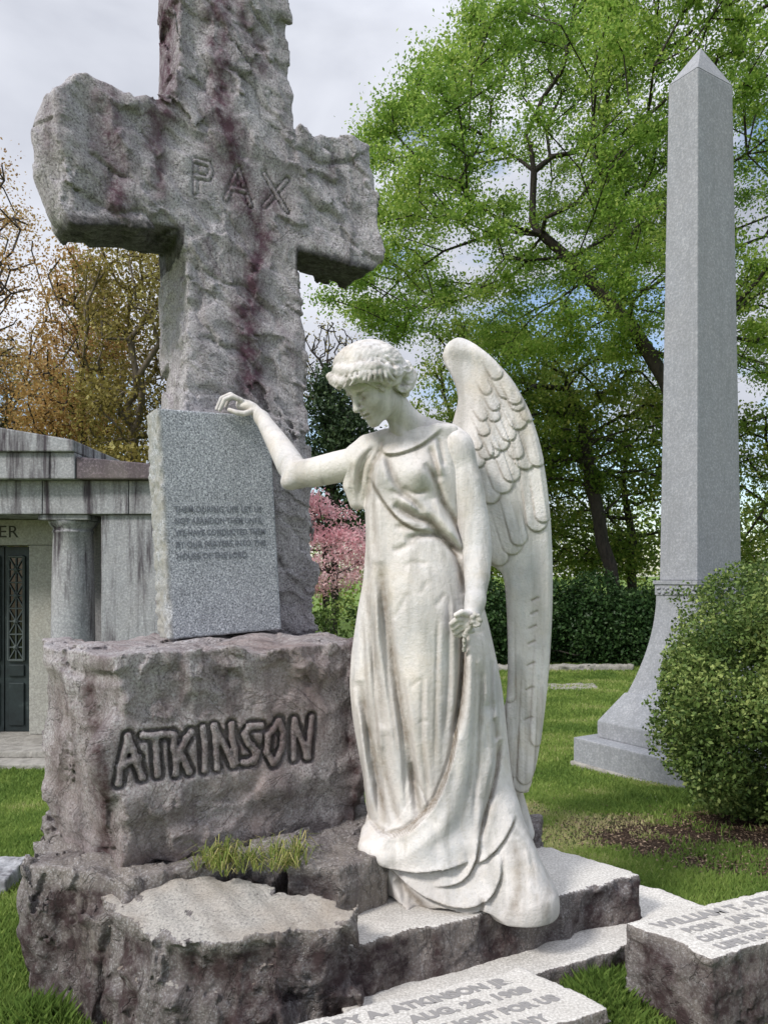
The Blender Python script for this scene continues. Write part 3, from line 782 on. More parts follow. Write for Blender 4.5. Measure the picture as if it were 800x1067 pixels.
    ix = np.clip(((v[:, 0]-wg.lo[0])/wg.h).astype(int), 0, T.shape[0]-1); iz = np.clip(((v[:, 2]-wg.lo[2])/wg.h).astype(int), 0, T.shape[1]-1)
    mesh_np('wing', v, f, M['marble'], root, attrs={'grime_shade': Gw[ix, iz]*.6*(v[:, 1] < yc[ix, iz])})  # shade painted along the feather edges
    return root

def _cone(X, Y, Z, a, b, ra, rb):
    ab = b-a; L = float(ab@ab); x, y, z = X-F(a[0]), Y-F(a[1]), Z-F(a[2])
    t = np.clip((x*F(ab[0])+y*F(ab[1])+z*F(ab[2]))/F(L), 0, 1)
    return np.sqrt((x-t*F(ab[0]))**2+(y-t*F(ab[1]))**2+(z-t*F(ab[2]))**2)-F(ra)
# ================================================================ rough hewn monument
YAW = math.radians(31.6); UX = np.array([math.cos(YAW), math.sin(YAW)]); VX = np.array([-math.sin(YAW), math.cos(YAW)])
class Frame:
    def __init__(s, O, yaw=YAW):
        s.O = np.array(O, float); s.u = np.array([math.cos(yaw), math.sin(yaw)]); s.v = np.array([-s.u[1], s.u[0]])
    def world(s, p):
        p = np.asarray(p, float); out = np.empty_like(p)
        out[..., 0] = s.O[0]+p[..., 0]*s.u[0]+p[..., 1]*s.v[0]
        out[..., 1] = s.O[1]+p[..., 0]*s.u[1]+p[..., 1]*s.v[1]; out[..., 2] = p[..., 2]; return out
    def local(s, X, Y):
        dx, dy = X-s.O[0], Y-s.O[1]; return dx*s.u[0]+dy*s.u[1], dx*s.v[0]+dy*s.v[1]
    def face(s, px, py, off=0.0):
        """where the sight line of photo point (px, py) meets the front plane v = off -> (u, z)"""
        k = (px-400)/800; ox, oy = s.O+off*s.v
        t = (k*oy-ox)/(s.u[0]-k*s.u[1]); Y = oy+t*s.u[1]
        return np.array([t, off, CAMH-(py-600)/800*Y])

def prism_sdf(poly):
    poly = np.array(poly, float); n = len(poly)
    A = .5*sum(poly[i][0]*poly[(i+1) % n][1]-poly[(i+1) % n][0]*poly[i][1] for i in range(n))
    if A < 0: poly = poly[::-1]
    pl = []
    for i in range(n):
        a, b = poly[i], poly[(i+1) % n]; d = b-a; L = np.linalg.norm(d); nn = np.array([d[1], -d[0]])/L
        pl.append((nn, nn@a, a, b, L))
    return pl
def chisel(g, rs, pl, z0, z1, n, Rr=(.15, .5), depth=(.012, .045), keep=None, tilt=.22, up=None):
    """knock n conchoidal flakes off the side faces"""
    W = np.array([p[4] for p in pl]); W = W/W.sum()
    for _ in range(n):
        k = rs.choice(len(pl), p=W); nn, c, a, b, L = pl[k]; t = rs.uniform(0, 1); z = rs.uniform(z0, z1); q = a+(b-a)*t
        if keep is not None and keep(q[0], q[1], z): continue
        R = rs.uniform(*Rr)*(1 if rs.random() < .6 else 2.0); dp = rs.uniform(*depth)
        nrm = np.array([nn[0], nn[1], rs.normal(0, tilt)]); nrm /= np.linalg.norm(nrm)
        cen = np.array([q[0], q[1], z])+nrm*(R-dp)
        g_flake(g, cen, R, rs, np.array([q[0], q[1], z]), dp)
def g_flake(g, cen, R, rs, p, dp):
    m = math.sqrt(max(2*R*dp, 1e-4))+R*.55+.06
    st = np.array([1, 1, rs.uniform(.7, 1.3)])
    def fn(X, Y, Z):
        return np.sqrt((X-F(cen[0]))**2+(Y-F(cen[1]))**2+((Z-F(cen[2])))**2)-F(R)
    g.cut(fn, p-m, p+m)

def rock(name, mats, poly, z0, z1, label, cat, h=.009, seed=1, nfl=60, Rr=(.12, .4), dp=(.01, .035), amp=.018, scale=.22, fine=.004,
         keep=None, flat_top=False, topfn=None, frame=None, stain=None, group=None, extra=None, bottom_flat=False, topamp=None, under=0.0, smooth=0, fscale=(1, 1, 1), soot_shade=None, hard=1.0, scar=None):
    rs = np.random.default_rng(seed); fr = frame or Frame((0, 0), 0)
    poly = np.array(poly, float); pl = prism_sdf(poly); pad = .09
    g = Grid((*(poly.min(0)-pad), z0-.06), (*(poly.max(0)+pad), z1+.08), h)
    X, Y, Z = g.ax[0][:, None, None], g.ax[1][None, :, None], g.ax[2][None, None, :]
    d2 = None
    for nn, c, a, b, L in pl:
        q = X*F(nn[0])+Y*F(nn[1])-F(c); d2 = q if d2 is None else np.maximum(d2, q)
    if under: d2 = d2+F(under)*np.clip((F(z0)+.22-Z)/.22, 0, 1)**2
    g.f = np.maximum(d2, F(z0)-Z).astype(F)+np.zeros(g.n, F)
    if not flat_top:
        top = (Z-F(z1))+0*X
        if topfn is not None: top = Z-topfn(X, Y).astype(F)
        g.f = np.maximum(g.f, top)
    chisel(g, rs, pl, z0, z1, nfl, Rr, dp, keep)
    if scar:
        n_, dlo, dhi, ang = scar; wE = np.clip(1+d2/.12, 0, 1)*np.clip((F(z1)-.02-Z)/.06, 0, 1)
        A = scars(g.ax[0][:, None], g.ax[2][None, :], n_, seed+50, (.10, .32), (.05, .14), (dlo, dhi), ang, .5)
        B = scars(g.ax[1][:, None], g.ax[2][None, :], n_, seed+51, (.10, .32), (.05, .14), (dlo, dhi), ang, .5)
        g.f += (A[:, None, :]*wE+.6*B[None]*wE).astype(F)
    g.facets(np.array(fscale)*scale, amp*.85, seed+1); g.facets(np.array(fscale)*scale*.42, amp*.42, seed+2, band=.035)
    g.noise(scale*.5, amp*.12, seed+3, ridged=True, oct=3)
    g.noise(.028, fine*.6, seed+4, oct=2)
    if extra: extra(g)
    if flat_top:
        q = Z-F(z1) if topfn is None else Z-topfn(X, Y).astype(F)
        g.f = np.maximum(g.f, q+np.zeros(g.n, F))
    v, f = biggest(*g.mesh())
    if smooth: v = smooth_mesh(v, f, smooth, .3)
    w = fr.world(v)
    st = np.zeros(len(v)) if stain is None else stain(w, v)
    o = mesh_np(name, w, f, mats[0], None, smooth=True, attrs={'stain': st, 'soot_shade': np.zeros(len(v)) if soot_shade is None else soot_shade(w, v)})
    if len(mats) > 1:
        o.data.materials.append(mats[1])
        fz = v[f].mean(1)[:, 2]; e1 = v[f[:, 2]]-v[f[:, 0]]; e2 = v[f[:, 3]]-v[f[:, 1]]; nz = np.cross(e1, e2); nz = np.abs(nz[:, 2])/np.maximum(np.linalg.norm(nz, axis=1), 1e-12)
        o.data.polygons.foreach_set('material_index', ((nz > .90) & (fz > z1-(.06 if topfn is None else .2))).astype(np.int32))
    tag(o, label, cat, group); return o, g

def px_of(w): return 400+800*w[:, 0]/w[:, 1], 600-(w[:, 2]-CAMH)*800/w[:, 1]
def streaks(w, items):
    x, y = px_of(w); s = np.zeros(len(w))
    wob = vnoise(w, .10, 21)*5+vnoise(w, .03, 22)*2.5
    for pts, wd, a in items:
        d, _, t = poly_dist(x+wob, y+wob*.6, pts)
        s = np.maximum(s, a*np.exp(-(d/wd)**2))
    return np.clip(s, 0, 1)

def text_mesh(txt, size, name, mat, parent, origin, u, w, n, width=None, depth=.0015, bold=.0, squash=None):
    cu = bpy.data.curves.new('t', 'FONT'); cu.body = txt; cu.size = size; cu.extrude = depth; cu.offset = bold; cu.space_character = 1.05
    t = bpy.data.objects.new('t', cu); COL.objects.link(t); bpy.context.view_layer.update()
    me = bpy.data.meshes.new_from_object(t.evaluated_get(bpy.context.evaluated_depsgraph_get())); bpy.data.objects.remove(t)
    co = np.empty(len(me.vertices)*3, F); me.vertices.foreach_get('co', co); co = co.reshape(-1, 3).astype(float)
    if width: co[:, 0] *= width/max(co[:, 0].max(), 1e-6)
    p = np.array(origin)+co[:, :1]*np.array(u)+co[:, 1:2]*np.array(w)+co[:, 2:]*np.array(n)
    me.vertices.foreach_set('co', p.astype(F).ravel()); me.update(); me.materials.clear(); me.materials.append(mat)
    o = bpy.data.objects.new(name, me); link(o, parent); return o

STROKES = {'A': [[(0, 0), (.5, 1)], [(.5, 1), (1, 0)], [(.2, .38), (.8, .38)]], 'P': [[(0, 0), (0, 1)], [(0, 1), (.75, .95), (.85, .75), (.7, .52), (0, .5)]],
           'X': [[(0, 0), (1, 1)], [(0, 1), (1, 0)]]}

def scars(A, B, n, seed, length, width, depth, ang, spread):
    """depth map of overlapping chisel scars over a face with coordinates A, B"""
    A, B = np.broadcast_arrays(A, B); r = np.random.default_rng(seed); H = np.zeros(A.shape)
    wob = .02*np.sin(B*17+A*9)+.012*np.sin(A*41-B*23)
    for _ in range(n):
        ca, cb = r.uniform(A.min(), A.max()), r.uniform(B.min(), B.max()); t = ang+r.normal(0, spread); L = r.uniform(*length); W = r.uniform(*width); dp = r.uniform(*depth)
        x = (A-ca)*math.cos(t)+(B-cb)*math.sin(t); y = -(A-ca)*math.sin(t)+(B-cb)*math.cos(t)+wob
        q = (x/L)**2+(y/W)**2
        H = np.maximum(H, np.where(q < 1, dp*(1-q**1.5)*(1+.9*y/W), 0))
    return H-H.mean()

def make_monument(M):
    # ---- cross
    Fc = Frame((-.375, 4.0))
    out = [(-.665, 1.28), (-.655, 1.9), (-.63, 2.6), (-.64, 3.05), (-.655, 3.275), (-.80, 3.255), (-1.0, 3.22), (-1.16, 3.19), (-1.20, 3.25), (-1.185, 3.5), (-1.20, 3.70), (-1.12, 3.795), (-1.04, 3.785), (-.95, 3.755),
           (-.85, 3.79), (-.74, 3.85), (-.675, 3.90), (-.685, 4.4), (-.70, 5.2), (-.175, 5.2), (-.15, 4.5), (-.135, 4.0), (-.125, 3.875), (0.0, 3.90), (.10, 3.915), (.22, 3.93), (.355, 3.955), (.362, 3.8), (.372, 3.5), (.392, 3.33), (.36, 3.29), (.2, 3.30), (-.098, 3.30),
           (-.085, 3.0), (-.054, 2.6), (-.03, 2.1), (-.015, 1.6), (-.005, 1.28)]
    g = Grid((-1.42, -.10, 1.26), (.50, .66, 5.0), .0090)
    U = g.ax[0][:, None]; Zz = g.ax[2][None, :]; U2, Z2 = np.broadcast_arrays(U, Zz)
    dd, _, _ = poly_dist(U2, Z2, out+out[:1]); ins = np.zeros(U2.shape, bool); n = len(out)
    for i in range(n):
        x1, y1 = out[i]; x2, y2 = out[(i+1) % n]; ins ^= ((y1 > Z2) != (y2 > Z2)) & (U2 < (x2-x1)*(Z2-y1)/(y2-y1+1e-12)+x1)
    D = (np.where(ins, -dd, dd)-.030).astype(F)
    Vv = g.ax[1][None, :, None]; TH = .46
    arm = np.clip((np.abs(U2+.37)-.29)/.05, 0, 1)
    g.f = np.maximum(np.maximum(D[:, None, :], -Vv), Vv-(TH-.15*arm)[:, None, :]).astype(F)
    g.ell((-1.16, .15, 3.48), (.16, .14, .28), k=.05)
    # conchoidal scars on the faces, running down to the right
    H = scars(U2, Z2, 75, 12, (.20, .50), (.08, .19), (.008, .026), -.75, .45)
    for pts in (((165, 120), (200, 160), (238, 215), (262, 262)), ((180, 250), (215, 285), (262, 300), (300, 345)), ((228, 60), (262, 85), (292, 130)), ((285, 170), (320, 205), (370, 235)), ((205, 350), (245, 360), (282, 392)),
                ((75, 190), (110, 215), (150, 222), (185, 240)), ((300, 150), (345, 170), (384, 158)), ((195, 20), (215, 60), (222, 110)), ((88, 120), (96, 160), (140, 190)), ((210, 300), (212, 340), (236, 366)), ((262, 5), (285, 40)), ((190, 400), (250, 412), (300, 440))):
        q = [Fc.face(*p)[[0, 2]] for p in pts]; d, sg, t = poly_dist(U2+.012*np.sin(Z2*40), Z2+.012*np.sin(U2*37), q); sd = d*sg
        tap = np.clip(np.minimum(t, 1-t)/.2, 0, 1)
        H += .020*tap*np.where(sd < 0, np.exp(sd/.07), 0)*sstep(.006, -.006, sd) + .010*tap*np.exp(-(d/.012)**2)
    lw = sstep(.10, .0, np.maximum(np.abs(U2+.37)-.28, np.abs(Z2-3.52)-.12))
    H *= (1-.9*lw)
    Hl = scars(g.ax[1][:, None], g.ax[2][None, :], 70, 13, (.12, .3), (.06, .16), (.006, .020), -1.3, .6)
    Hr = scars(g.ax[1][:, None], g.ax[2][None, :], 80, 14, (.08, .25), (.05, .13), (.006, .018), -1.3, .7)
    Ht = scars(g.ax[0][:, None], g.ax[1][None, :], 70, 15, (.08, .22), (.05, .12), (.006, .022), .2, 1.0)
    fw = np.clip(1-Vv/.16, 0, 1)
    H = H*(.3+.7*np.clip(-D/.07, 0, 1))
    g.f += (H[:, None, :]*fw).astype(F)
    cen = -.37
    Dn = D[:, None, :]
    near_edge = np.clip(1+Dn/.10, 0, 1)
    g.f += (np.where(g.ax[0][:, None, None] < cen, Hl[None], Hr[None])*near_edge*1.0).astype(F)
    topz = ((U2 < -.70) & (Z2 > 3.6)) | ((U2 > -.10) & (Z2 > 3.7))
    g.f += (Ht[:, :, None]*near_edge*topz[:, None, :]*1.3).astype(F)
    g.facets((.30, .30, .15), .0125, 31, slant=-.75, off=.5); g.facets((.13, .13, .07), .0042, 32, band=.035, slant=-.75); g.noise(.11, .0008, 33, ridged=True, oct=3); g.noise(.028, .002, 34, oct=2)
    # flat sawn undersides of the arms
    # dressed patch and letters P A X
    c0, c1 = Fc.face(214, 184), Fc.face(290, 196); d, sg, t = poly_dist(U2, Z2, [c0[[0, 2]], c1[[0, 2]]])
    W = (.85*sstep(.17, .05, d))[:, None, :]*np.clip(1.6-np.abs(Vv)/.06, 0, 1)
    g.f = (g.f*(1-W)+(F(.006)-Vv)*W).astype(F)
    for ch, (x0, yb, x1, yt, sl) in {'P': (204, 199, 224, 166, 4), 'A': (236, 207, 262, 172, 6), 'X': (276, 214, 300, 180, 6)}.items():
        for st in STROKES[ch]:
            q = []
            for (a, b) in st:
                px_, py_ = x0+(x1-x0)*a, yb+(yt-yb)*b+sl*a
                q.append(Fc.face(px_, py_, .0))
            g.chain([p+np.array([0, .007, 0]) for p in q], .0185, k=.005, op='cut')
            g.chain([p+np.array([0, .014, 0]) for p in q], .0105, k=.003); g.chain([p+np.array([0, .025, 0]) for p in q], .0095, k=.002)
    v, f = biggest(*g.mesh()); w = Fc.world(v)
    st = streaks(w, [([(174, -40), (173, 60), (176, 115)], 15, 1), ([(222, -40), (228, 20), (231, 60), (226, 105), (240, 140), (247, 165), (254, 210), (272, 245), (262, 290), (258, 330), (262, 400)], 15, 1.0),
                     ([(108, 100), (114, 157), (124, 215)], 14, .95), ([(163, 118), (166, 172), (170, 200)], 10, .8), ([(245, 0), (262, 40), (270, 70)], 11, .75), ([(52, 110), (50, 160)], 8, .35),
                     ([(262, 290), (300, 350), (306, 380)], 6, .35), ([(350, 165), (346, 190)], 7, .5), ([(280, 205), (270, 235)], 15, .8), ([(228, 150), (240, 180), (262, 215)], 16, .8), ([(215, 250), (228, 285)], 5, .5), ([(272, 470), (278, 560)], 14, .25)])
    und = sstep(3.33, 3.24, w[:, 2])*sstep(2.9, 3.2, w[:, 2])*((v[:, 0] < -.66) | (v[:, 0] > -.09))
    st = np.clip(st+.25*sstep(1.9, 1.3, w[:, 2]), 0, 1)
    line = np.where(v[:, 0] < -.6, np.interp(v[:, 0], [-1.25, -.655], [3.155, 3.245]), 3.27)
    soot_shade = sstep(line+.045, line+.012, v[:, 2])*(v[:, 2] > line-.12)*((v[:, 0] < -.675) | (v[:, 0] > -.085))*.92  # black stain with painted shade on the arm undersides
    o = mesh_np('stone_cross', w, f, M['cross'], None, attrs={'stain': st, 'soot_shade': soot_shade})
    tag(o, 'huge rough hewn granite cross streaked purple, carved PAX, standing behind the angel', 'cross')

    # ---- named block
    Fb = Frame((-.975, 2.77))
    def keep(u, v, z): return v < .05 and .0 < u < 1.02 and .82 < z < 1.12
    letters = [
        [(124, 817), (134, 768)], [(134, 768), (149, 811)], [(128, 797), (145, 791)],
        [(150, 768), (178, 766)], [(162, 770), (165, 808)],
        [(182, 766), (184, 807)], [(199, 764), (187, 784)], [(187, 782), (198, 805)],
        [(212, 760), (214, 803)],
        [(224, 758), (227, 801)], [(225, 759), (244, 798)], [(242, 756), (246, 796)],
        [(273, 757), (262, 757), (255, 766), (261, 776), (269, 784), (266, 794), (254, 795)],
        [(293, 752), (281, 766), (279, 783), (286, 797), (295, 780), (296, 763), (291, 752)],
        [(307, 751), (307, 791)], [(308, 752), (320, 789)], [(325, 748), (322, 790)]]
    def carve(g):
        L = [[Fb.face(x, y) for x, y in s] for s in letters]
        # surface where the letters stand, dressed level
        a0, a1 = Fb.face(126, 790), Fb.face(322, 772)
        U2, Z2 = np.broadcast_arrays(g.ax[0][:, None], g.ax[2][None, :])
        d, sg, t = poly_dist(U2, Z2, [a0[[0, 2]], a1[[0, 2]]])
        W = sstep(.20, .07, d)[:, None, :]*np.clip(1.6-np.abs(g.ax[1][None, :, None])/.07, 0, 1)
        g.f = (g.f*(1-W)+(F(.002)-g.ax[1][None, :, None])*W).astype(F)
        g.noise(.05, .002, 77, oct=2)
        for s in L:
            g.chain([p+np.array([0, .007, 0]) for p in s], .0275, k=.005, op='cut')
        rs = np.random.default_rng(2)
        for s in L:
            q = []
            for p0, p1 in zip(s[:-1], s[1:]):
                for t in (0, .34, .67): q.append(p0+(p1-p0)*t+rs.normal(0, .0022, 3)*[1, .5, 1])
            s = q+[s[-1]]
            g.chain([p+np.array([0, .011+rs.uniform(-.002, .002), 0]) for p in s], .0125, k=.002); g.chain([p+np.array([0, .030, 0]) for p in s], .0095, k=.002)
            for p in s: g.ell(p+np.array([0, .011, 0]), (.0150, .014, .0150), k=.002)
    def st_block(w, v):
        s = streaks(w, [([(96, 720), (104, 790), (108, 860), (104, 905)], 9, .95), ([(368, 660), (366, 760), (372, 868)], 12, .9), ([(189, 690), (192, 735)], 8, .5), ([(232, 690), (240, 735)], 9, .55), ([(60, 720), (62, 860)], 7, .5),
                         ([(130, 800), (160, 800), (250, 780), (320, 770)], 22, .45), ([(140, 900), (230, 900), (330, 870)], 16, .55), ([(150, 850), (230, 850), (300, 830)], 20, .35), ([(170, 740), (240, 740)], 10, .4)])
        return s
    lets = [np.array([Fb.face(x, y) for x, y in s_])[:, [0, 2]] for s_ in letters]
    def recess_shade(w, v):  # painted shade in the grooves round the letters
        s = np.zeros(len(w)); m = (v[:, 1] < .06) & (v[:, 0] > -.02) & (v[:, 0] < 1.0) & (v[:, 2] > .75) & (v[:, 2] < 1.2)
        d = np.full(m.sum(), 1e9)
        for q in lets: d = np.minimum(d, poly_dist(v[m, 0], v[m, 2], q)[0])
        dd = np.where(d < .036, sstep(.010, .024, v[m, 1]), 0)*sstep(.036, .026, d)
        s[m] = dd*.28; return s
    top = lambda X, Y: 1.305+.012*np.sin(X*7+Y*4)+.008*np.sin(X*19-Y*13)
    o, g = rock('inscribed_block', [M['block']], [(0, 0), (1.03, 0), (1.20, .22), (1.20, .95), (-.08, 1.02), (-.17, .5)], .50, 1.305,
         'massive rough stone block carved with raised letters ATKINSON under the cross', 'stone block', h=.0078, seed=5, nfl=80, Rr=(.25, .8), dp=(.006, .024), amp=.0095, scale=.22, keep=keep, fscale=(.9, .9, 1.3), soot_shade=recess_shade, scar=(45, .012, .036, -1.2), frame=Fb, stain=st_block, extra=carve, topfn=top, under=.05)
    # ---- rocks under it
    brown = lambda lo: (lambda w, v: (.30+.70*sstep(-.55, .05, vnoise(w*np.array([1, 1, .30]), .15, 9)))*sstep(.0, -.05, w[:, 2]-lo+.01))
    rock('foundation_boulder', [M['rock']], [(-1.0, 2.68), (-.40, 2.98), (-.02, 3.30), (-.2, 4.25), (-1.62, 3.85), (-1.34, 2.87)], -.12, .53,
         'wide fluted brown boulder beneath the inscribed block', 'boulder', h=.010, seed=15, nfl=90, dp=(.01, .035), Rr=(.10, .4), amp=.020, scale=.22, fscale=(.75, .75, 1.7), scar=(55, .015, .05, -1.5), stain=brown(.5))
    def topB(X, Y): return .425+.15*(Y-2.5)+.012*np.sin(X*9+Y*5)+.008*np.sin(X*23-Y*11)+.004*np.sin(X*51+Y*37)
    rock('front_boulder', [M['rock'], M['paletop']], [(-.755, 2.44), (-.50, 2.44), (-.085, 2.59), (-.085, 2.70), (-.70, 3.0), (-1.04, 2.72)], -.12, .45,
         'broken boulder with a pale flat top at the lower left front', 'boulder', h=.0085, seed=25, nfl=85, dp=(.01, .04), Rr=(.10, .35), amp=.021, scale=.20, fscale=(.8, .8, 1.4), scar=(50, .015, .045, -1.5), stain=brown(.42), topfn=topB, flat_top=True, hard=.5)
    rock('step_stone', [M['rock']], [(-.36, 2.87), (-.17, 2.85), (.01, 3.0), (.05, 3.4), (-.3, 3.4)], .27, .515,
         'small square-cut stone tucked against the angel hem above the slab', 'stone', h=.008, seed=35, nfl=22, dp=(.006, .016), amp=.008, scale=.2,
         stain=lambda w, v: .75*sstep(-.15, -.22, w[:, 0])*sstep(.50, .47, w[:, 2]))
    rock('corner_stone', [M['rock']], [(.60, 3.60), (.79, 3.64), (.80, 3.86), (.52, 3.86)], .05, .405,
         'small dark stone peeping out behind the angel train', 'stone', h=.010, seed=36, nfl=14, dp=(.008, .02), amp=.008, scale=.2, stain=lambda w, v: np.full(len(w), .5))
    rock('upper_slab', [M['rock'], M['slab']], [(-.17, 2.64), (1.175, 3.345), (.83, 3.62), (.62, 3.85), (-.3, 3.55)], .10, .31,
         'thick slab with smooth pale top and rough brown edge carrying the angel', 'slab', h=.0085, seed=45, nfl=60, dp=(.005, .022), Rr=(.06, .25), amp=.008, scale=.15, flat_top=True, stain=brown(.33))
    rock('lower_slab', [M['rock'], M['slab']], [(-.12, 2.50), (.64, 2.86), (.98, 3.06), (1.24, 3.19), (1.44, 3.44), (1.30, 3.64), (.9, 3.95), (-.3, 3.7)], -.10, .12,
         'low pale ledge stone below the angel slab, edge rough above the grass', 'slab', h=.0095, seed=55, nfl=40, dp=(.006, .03), Rr=(.06, .2), amp=.008, scale=.15, flat_top=True, stain=brown(.12))
    # ---- tablet
    Ft = Frame((-.965, 3.45), math.radians(33)); lean = math.radians(-2.6); back = .035
    W_, Hh = .555, 1.045
    g = Grid((-.09, -.03, -.06), (W_+.05, .30, Hh+.05), .0058)
    X, Y, Z = g.ax[0][:, None, None], g.ax[1][None, :, None], g.ax[2][None, None, :]
    rg = np.random.default_rng(4)
    g.f = np.maximum.reduce([np.abs(X-W_/2)-W_/2+0*Y+0*Z, np.abs(Y-.085)-.085+0*X+0*Z, np.abs(Z-Hh/2)-Hh/2+0*X+0*Y]).astype(F)+F(.008)
    q = g.f.copy(); g.f = q*1.0
    side = np.clip((Y-.006)/.02, 0, 1)
    g2 = Grid((-.09, -.03, -.06), (W_+.05, .30, Hh+.05), .0058, 0.0); g2.noise(.06, .006, 9, ridged=True, oct=3)
    g.f = (g.f+g2.f*side-F(.008)).astype(F)
    for z in np.arange(0, Hh, .05):
        p = np.array([0, 0, z+rg.normal(0, .02)]); nn = np.array([-.75, -.6, rg.normal(0, .3)]); nn /= np.linalg.norm(nn); R = rg.uniform(.05, .12)
        g_flake(g, p+nn*(R-rg.uniform(.003, .008)), R, rg, p, .012)
    for x in np.arange(0, W_, .09):
        p = np.array([x, 0, Hh]); nn = np.array([0, -.6, .8]); R = rg.uniform(.04, .10); g_flake(g, p+nn*(R-rg.uniform(.002, .005)), R, rg, p, .008)
    v, f = g.mesh()
    def tf(p):
        p = np.array(p, float); c, s = math.cos(lean), math.sin(lean)
        x = p[..., 0]*c+p[..., 2]*s; z = -p[..., 0]*s+p[..., 2]*c; y = p[..., 1]+back*p[..., 2]
        return Ft.world(np.stack([x, y, z+1.312], -1))
    w = tf(v)
    st = sstep(.03, .005, v[:, 0])*.8
    o = mesh_np('inscription_tablet', w, f, M['tablet'], None, attrs={'stain': st})
    tag(o, 'upright speckled grey granite tablet with small engraved verse, leaning before the cross', 'tablet')
    n0 = tf((0, -1, 0))-tf((0, 0, 0)); uu = tf((1, 0, 0))-tf((0, 0, 0)); ww = tf((0, 0, 1))-tf((0, 0, 0))
    bpy.context.view_layer.update()
    for i, (tx, wd) in enumerate((('THEM DURING LIFE LET US', .43), ('NOT ABANDON THEM UNTIL', .43), ('WE HAVE CONDUCTED THEM', .44), ('BY OUR PRAYERS INTO THE', .44), ('HOUSE OF THE LORD', .34))):
        text_mesh(tx, .040, 'inscription_line', M['engrave2'], o, tf((.055, -.0012, .575-i*.054)), uu, ww, n0, width=wd, depth=.0006, bold=.0004)
    # ---- the two low family markers
    def marker(name, pts, zt, label, lines, seed):
        a = np.array(pts[0]); b = np.array(pts[1]); c = np.array(pts[2]); d = a+(c-b)       # b front-near corner; a left back; c right front
        poly = [a, b, c, d]; ctr_ = (a+c)/2; poly = [p+(p-ctr_)/np.linalg.norm(p-ctr_)*.016 for p in poly]
        o, g = rock(name, [M['rock'], M['slab']], poly, -.14, zt, label, 'grave marker', h=.0078, seed=seed, nfl=60, dp=(.002, .007), Rr=(.05, .18), amp=.0055, scale=.14, stain=brown(zt), flat_top=True, group=None)
        u = (c-b)/np.linalg.norm(c-b); vv = (a-b)/np.linalg.norm(a-b); Lu = np.linalg.norm(c-b); Lv = np.linalg.norm(a-b)
        for (tx, s0, s1, q, sz) in lines:
            org = b+u*s0*Lu+vv*q*Lv
            text_mesh(tx, sz*.8, 'inscription_line', M['engrave'], o, (org[0], org[1], zt+.0012), (u[0], u[1], 0), (vv[0], vv[1], 0), (0, 0, 1), width=(s1-s0)*Lu, depth=.0006, bold=.0035)
        return o
    marker('family_marker', ((.912, 2.84), (1.11, 2.58), (2.02, 2.985)), .315, 'low granite marker with rows of letters, at the right edge of the picture',
           [('WILLIAM T. ATKINSON', .05, .93, .74, .085), ('BORN', .10, .26, .52, .07), ('JAN. 14,', .32, .56, .52, .07), ('1854', .62, .76, .52, .07), ('CALHOUN GA.', .08, .42, .30, .07), ('MARCH 8, 1915', .47, .90, .30, .07), ('LIFE HATH GIVEN US REST', .08, .92, .10, .065)], 65)
    marker('family_marker', ((.478, 2.742), (.718, 2.48), (-.13, 2.09)), .20, 'low granite marker with rows of letters, in the bottom foreground by the front boulder', [], 75)
    mk = bpy.data.objects['family_marker.001']
    u = np.array([.91, .414, 0]); vv = np.array([-.667, .745, 0]); O = np.array([-.13, 2.09, .2012])
    for tx, s0, s1, q, sz in (('MARY A. ATKINSON JR', .10, .89, .78, .075), ('AUG. 28, 1908', .42, .90, .56, .07), ('A LIGHT FOR US', .42, .93, .32, .07), ('AND FOR MANY', .30, .80, .08, .07)):
        text_mesh(tx, sz*.8, 'inscription_line', M['engrave'], mk, O+u*s0*.934+vv*q*.355, u, vv, (0, 0, 1), width=(s1-s0)*.934, depth=.0006, bold=.0035)
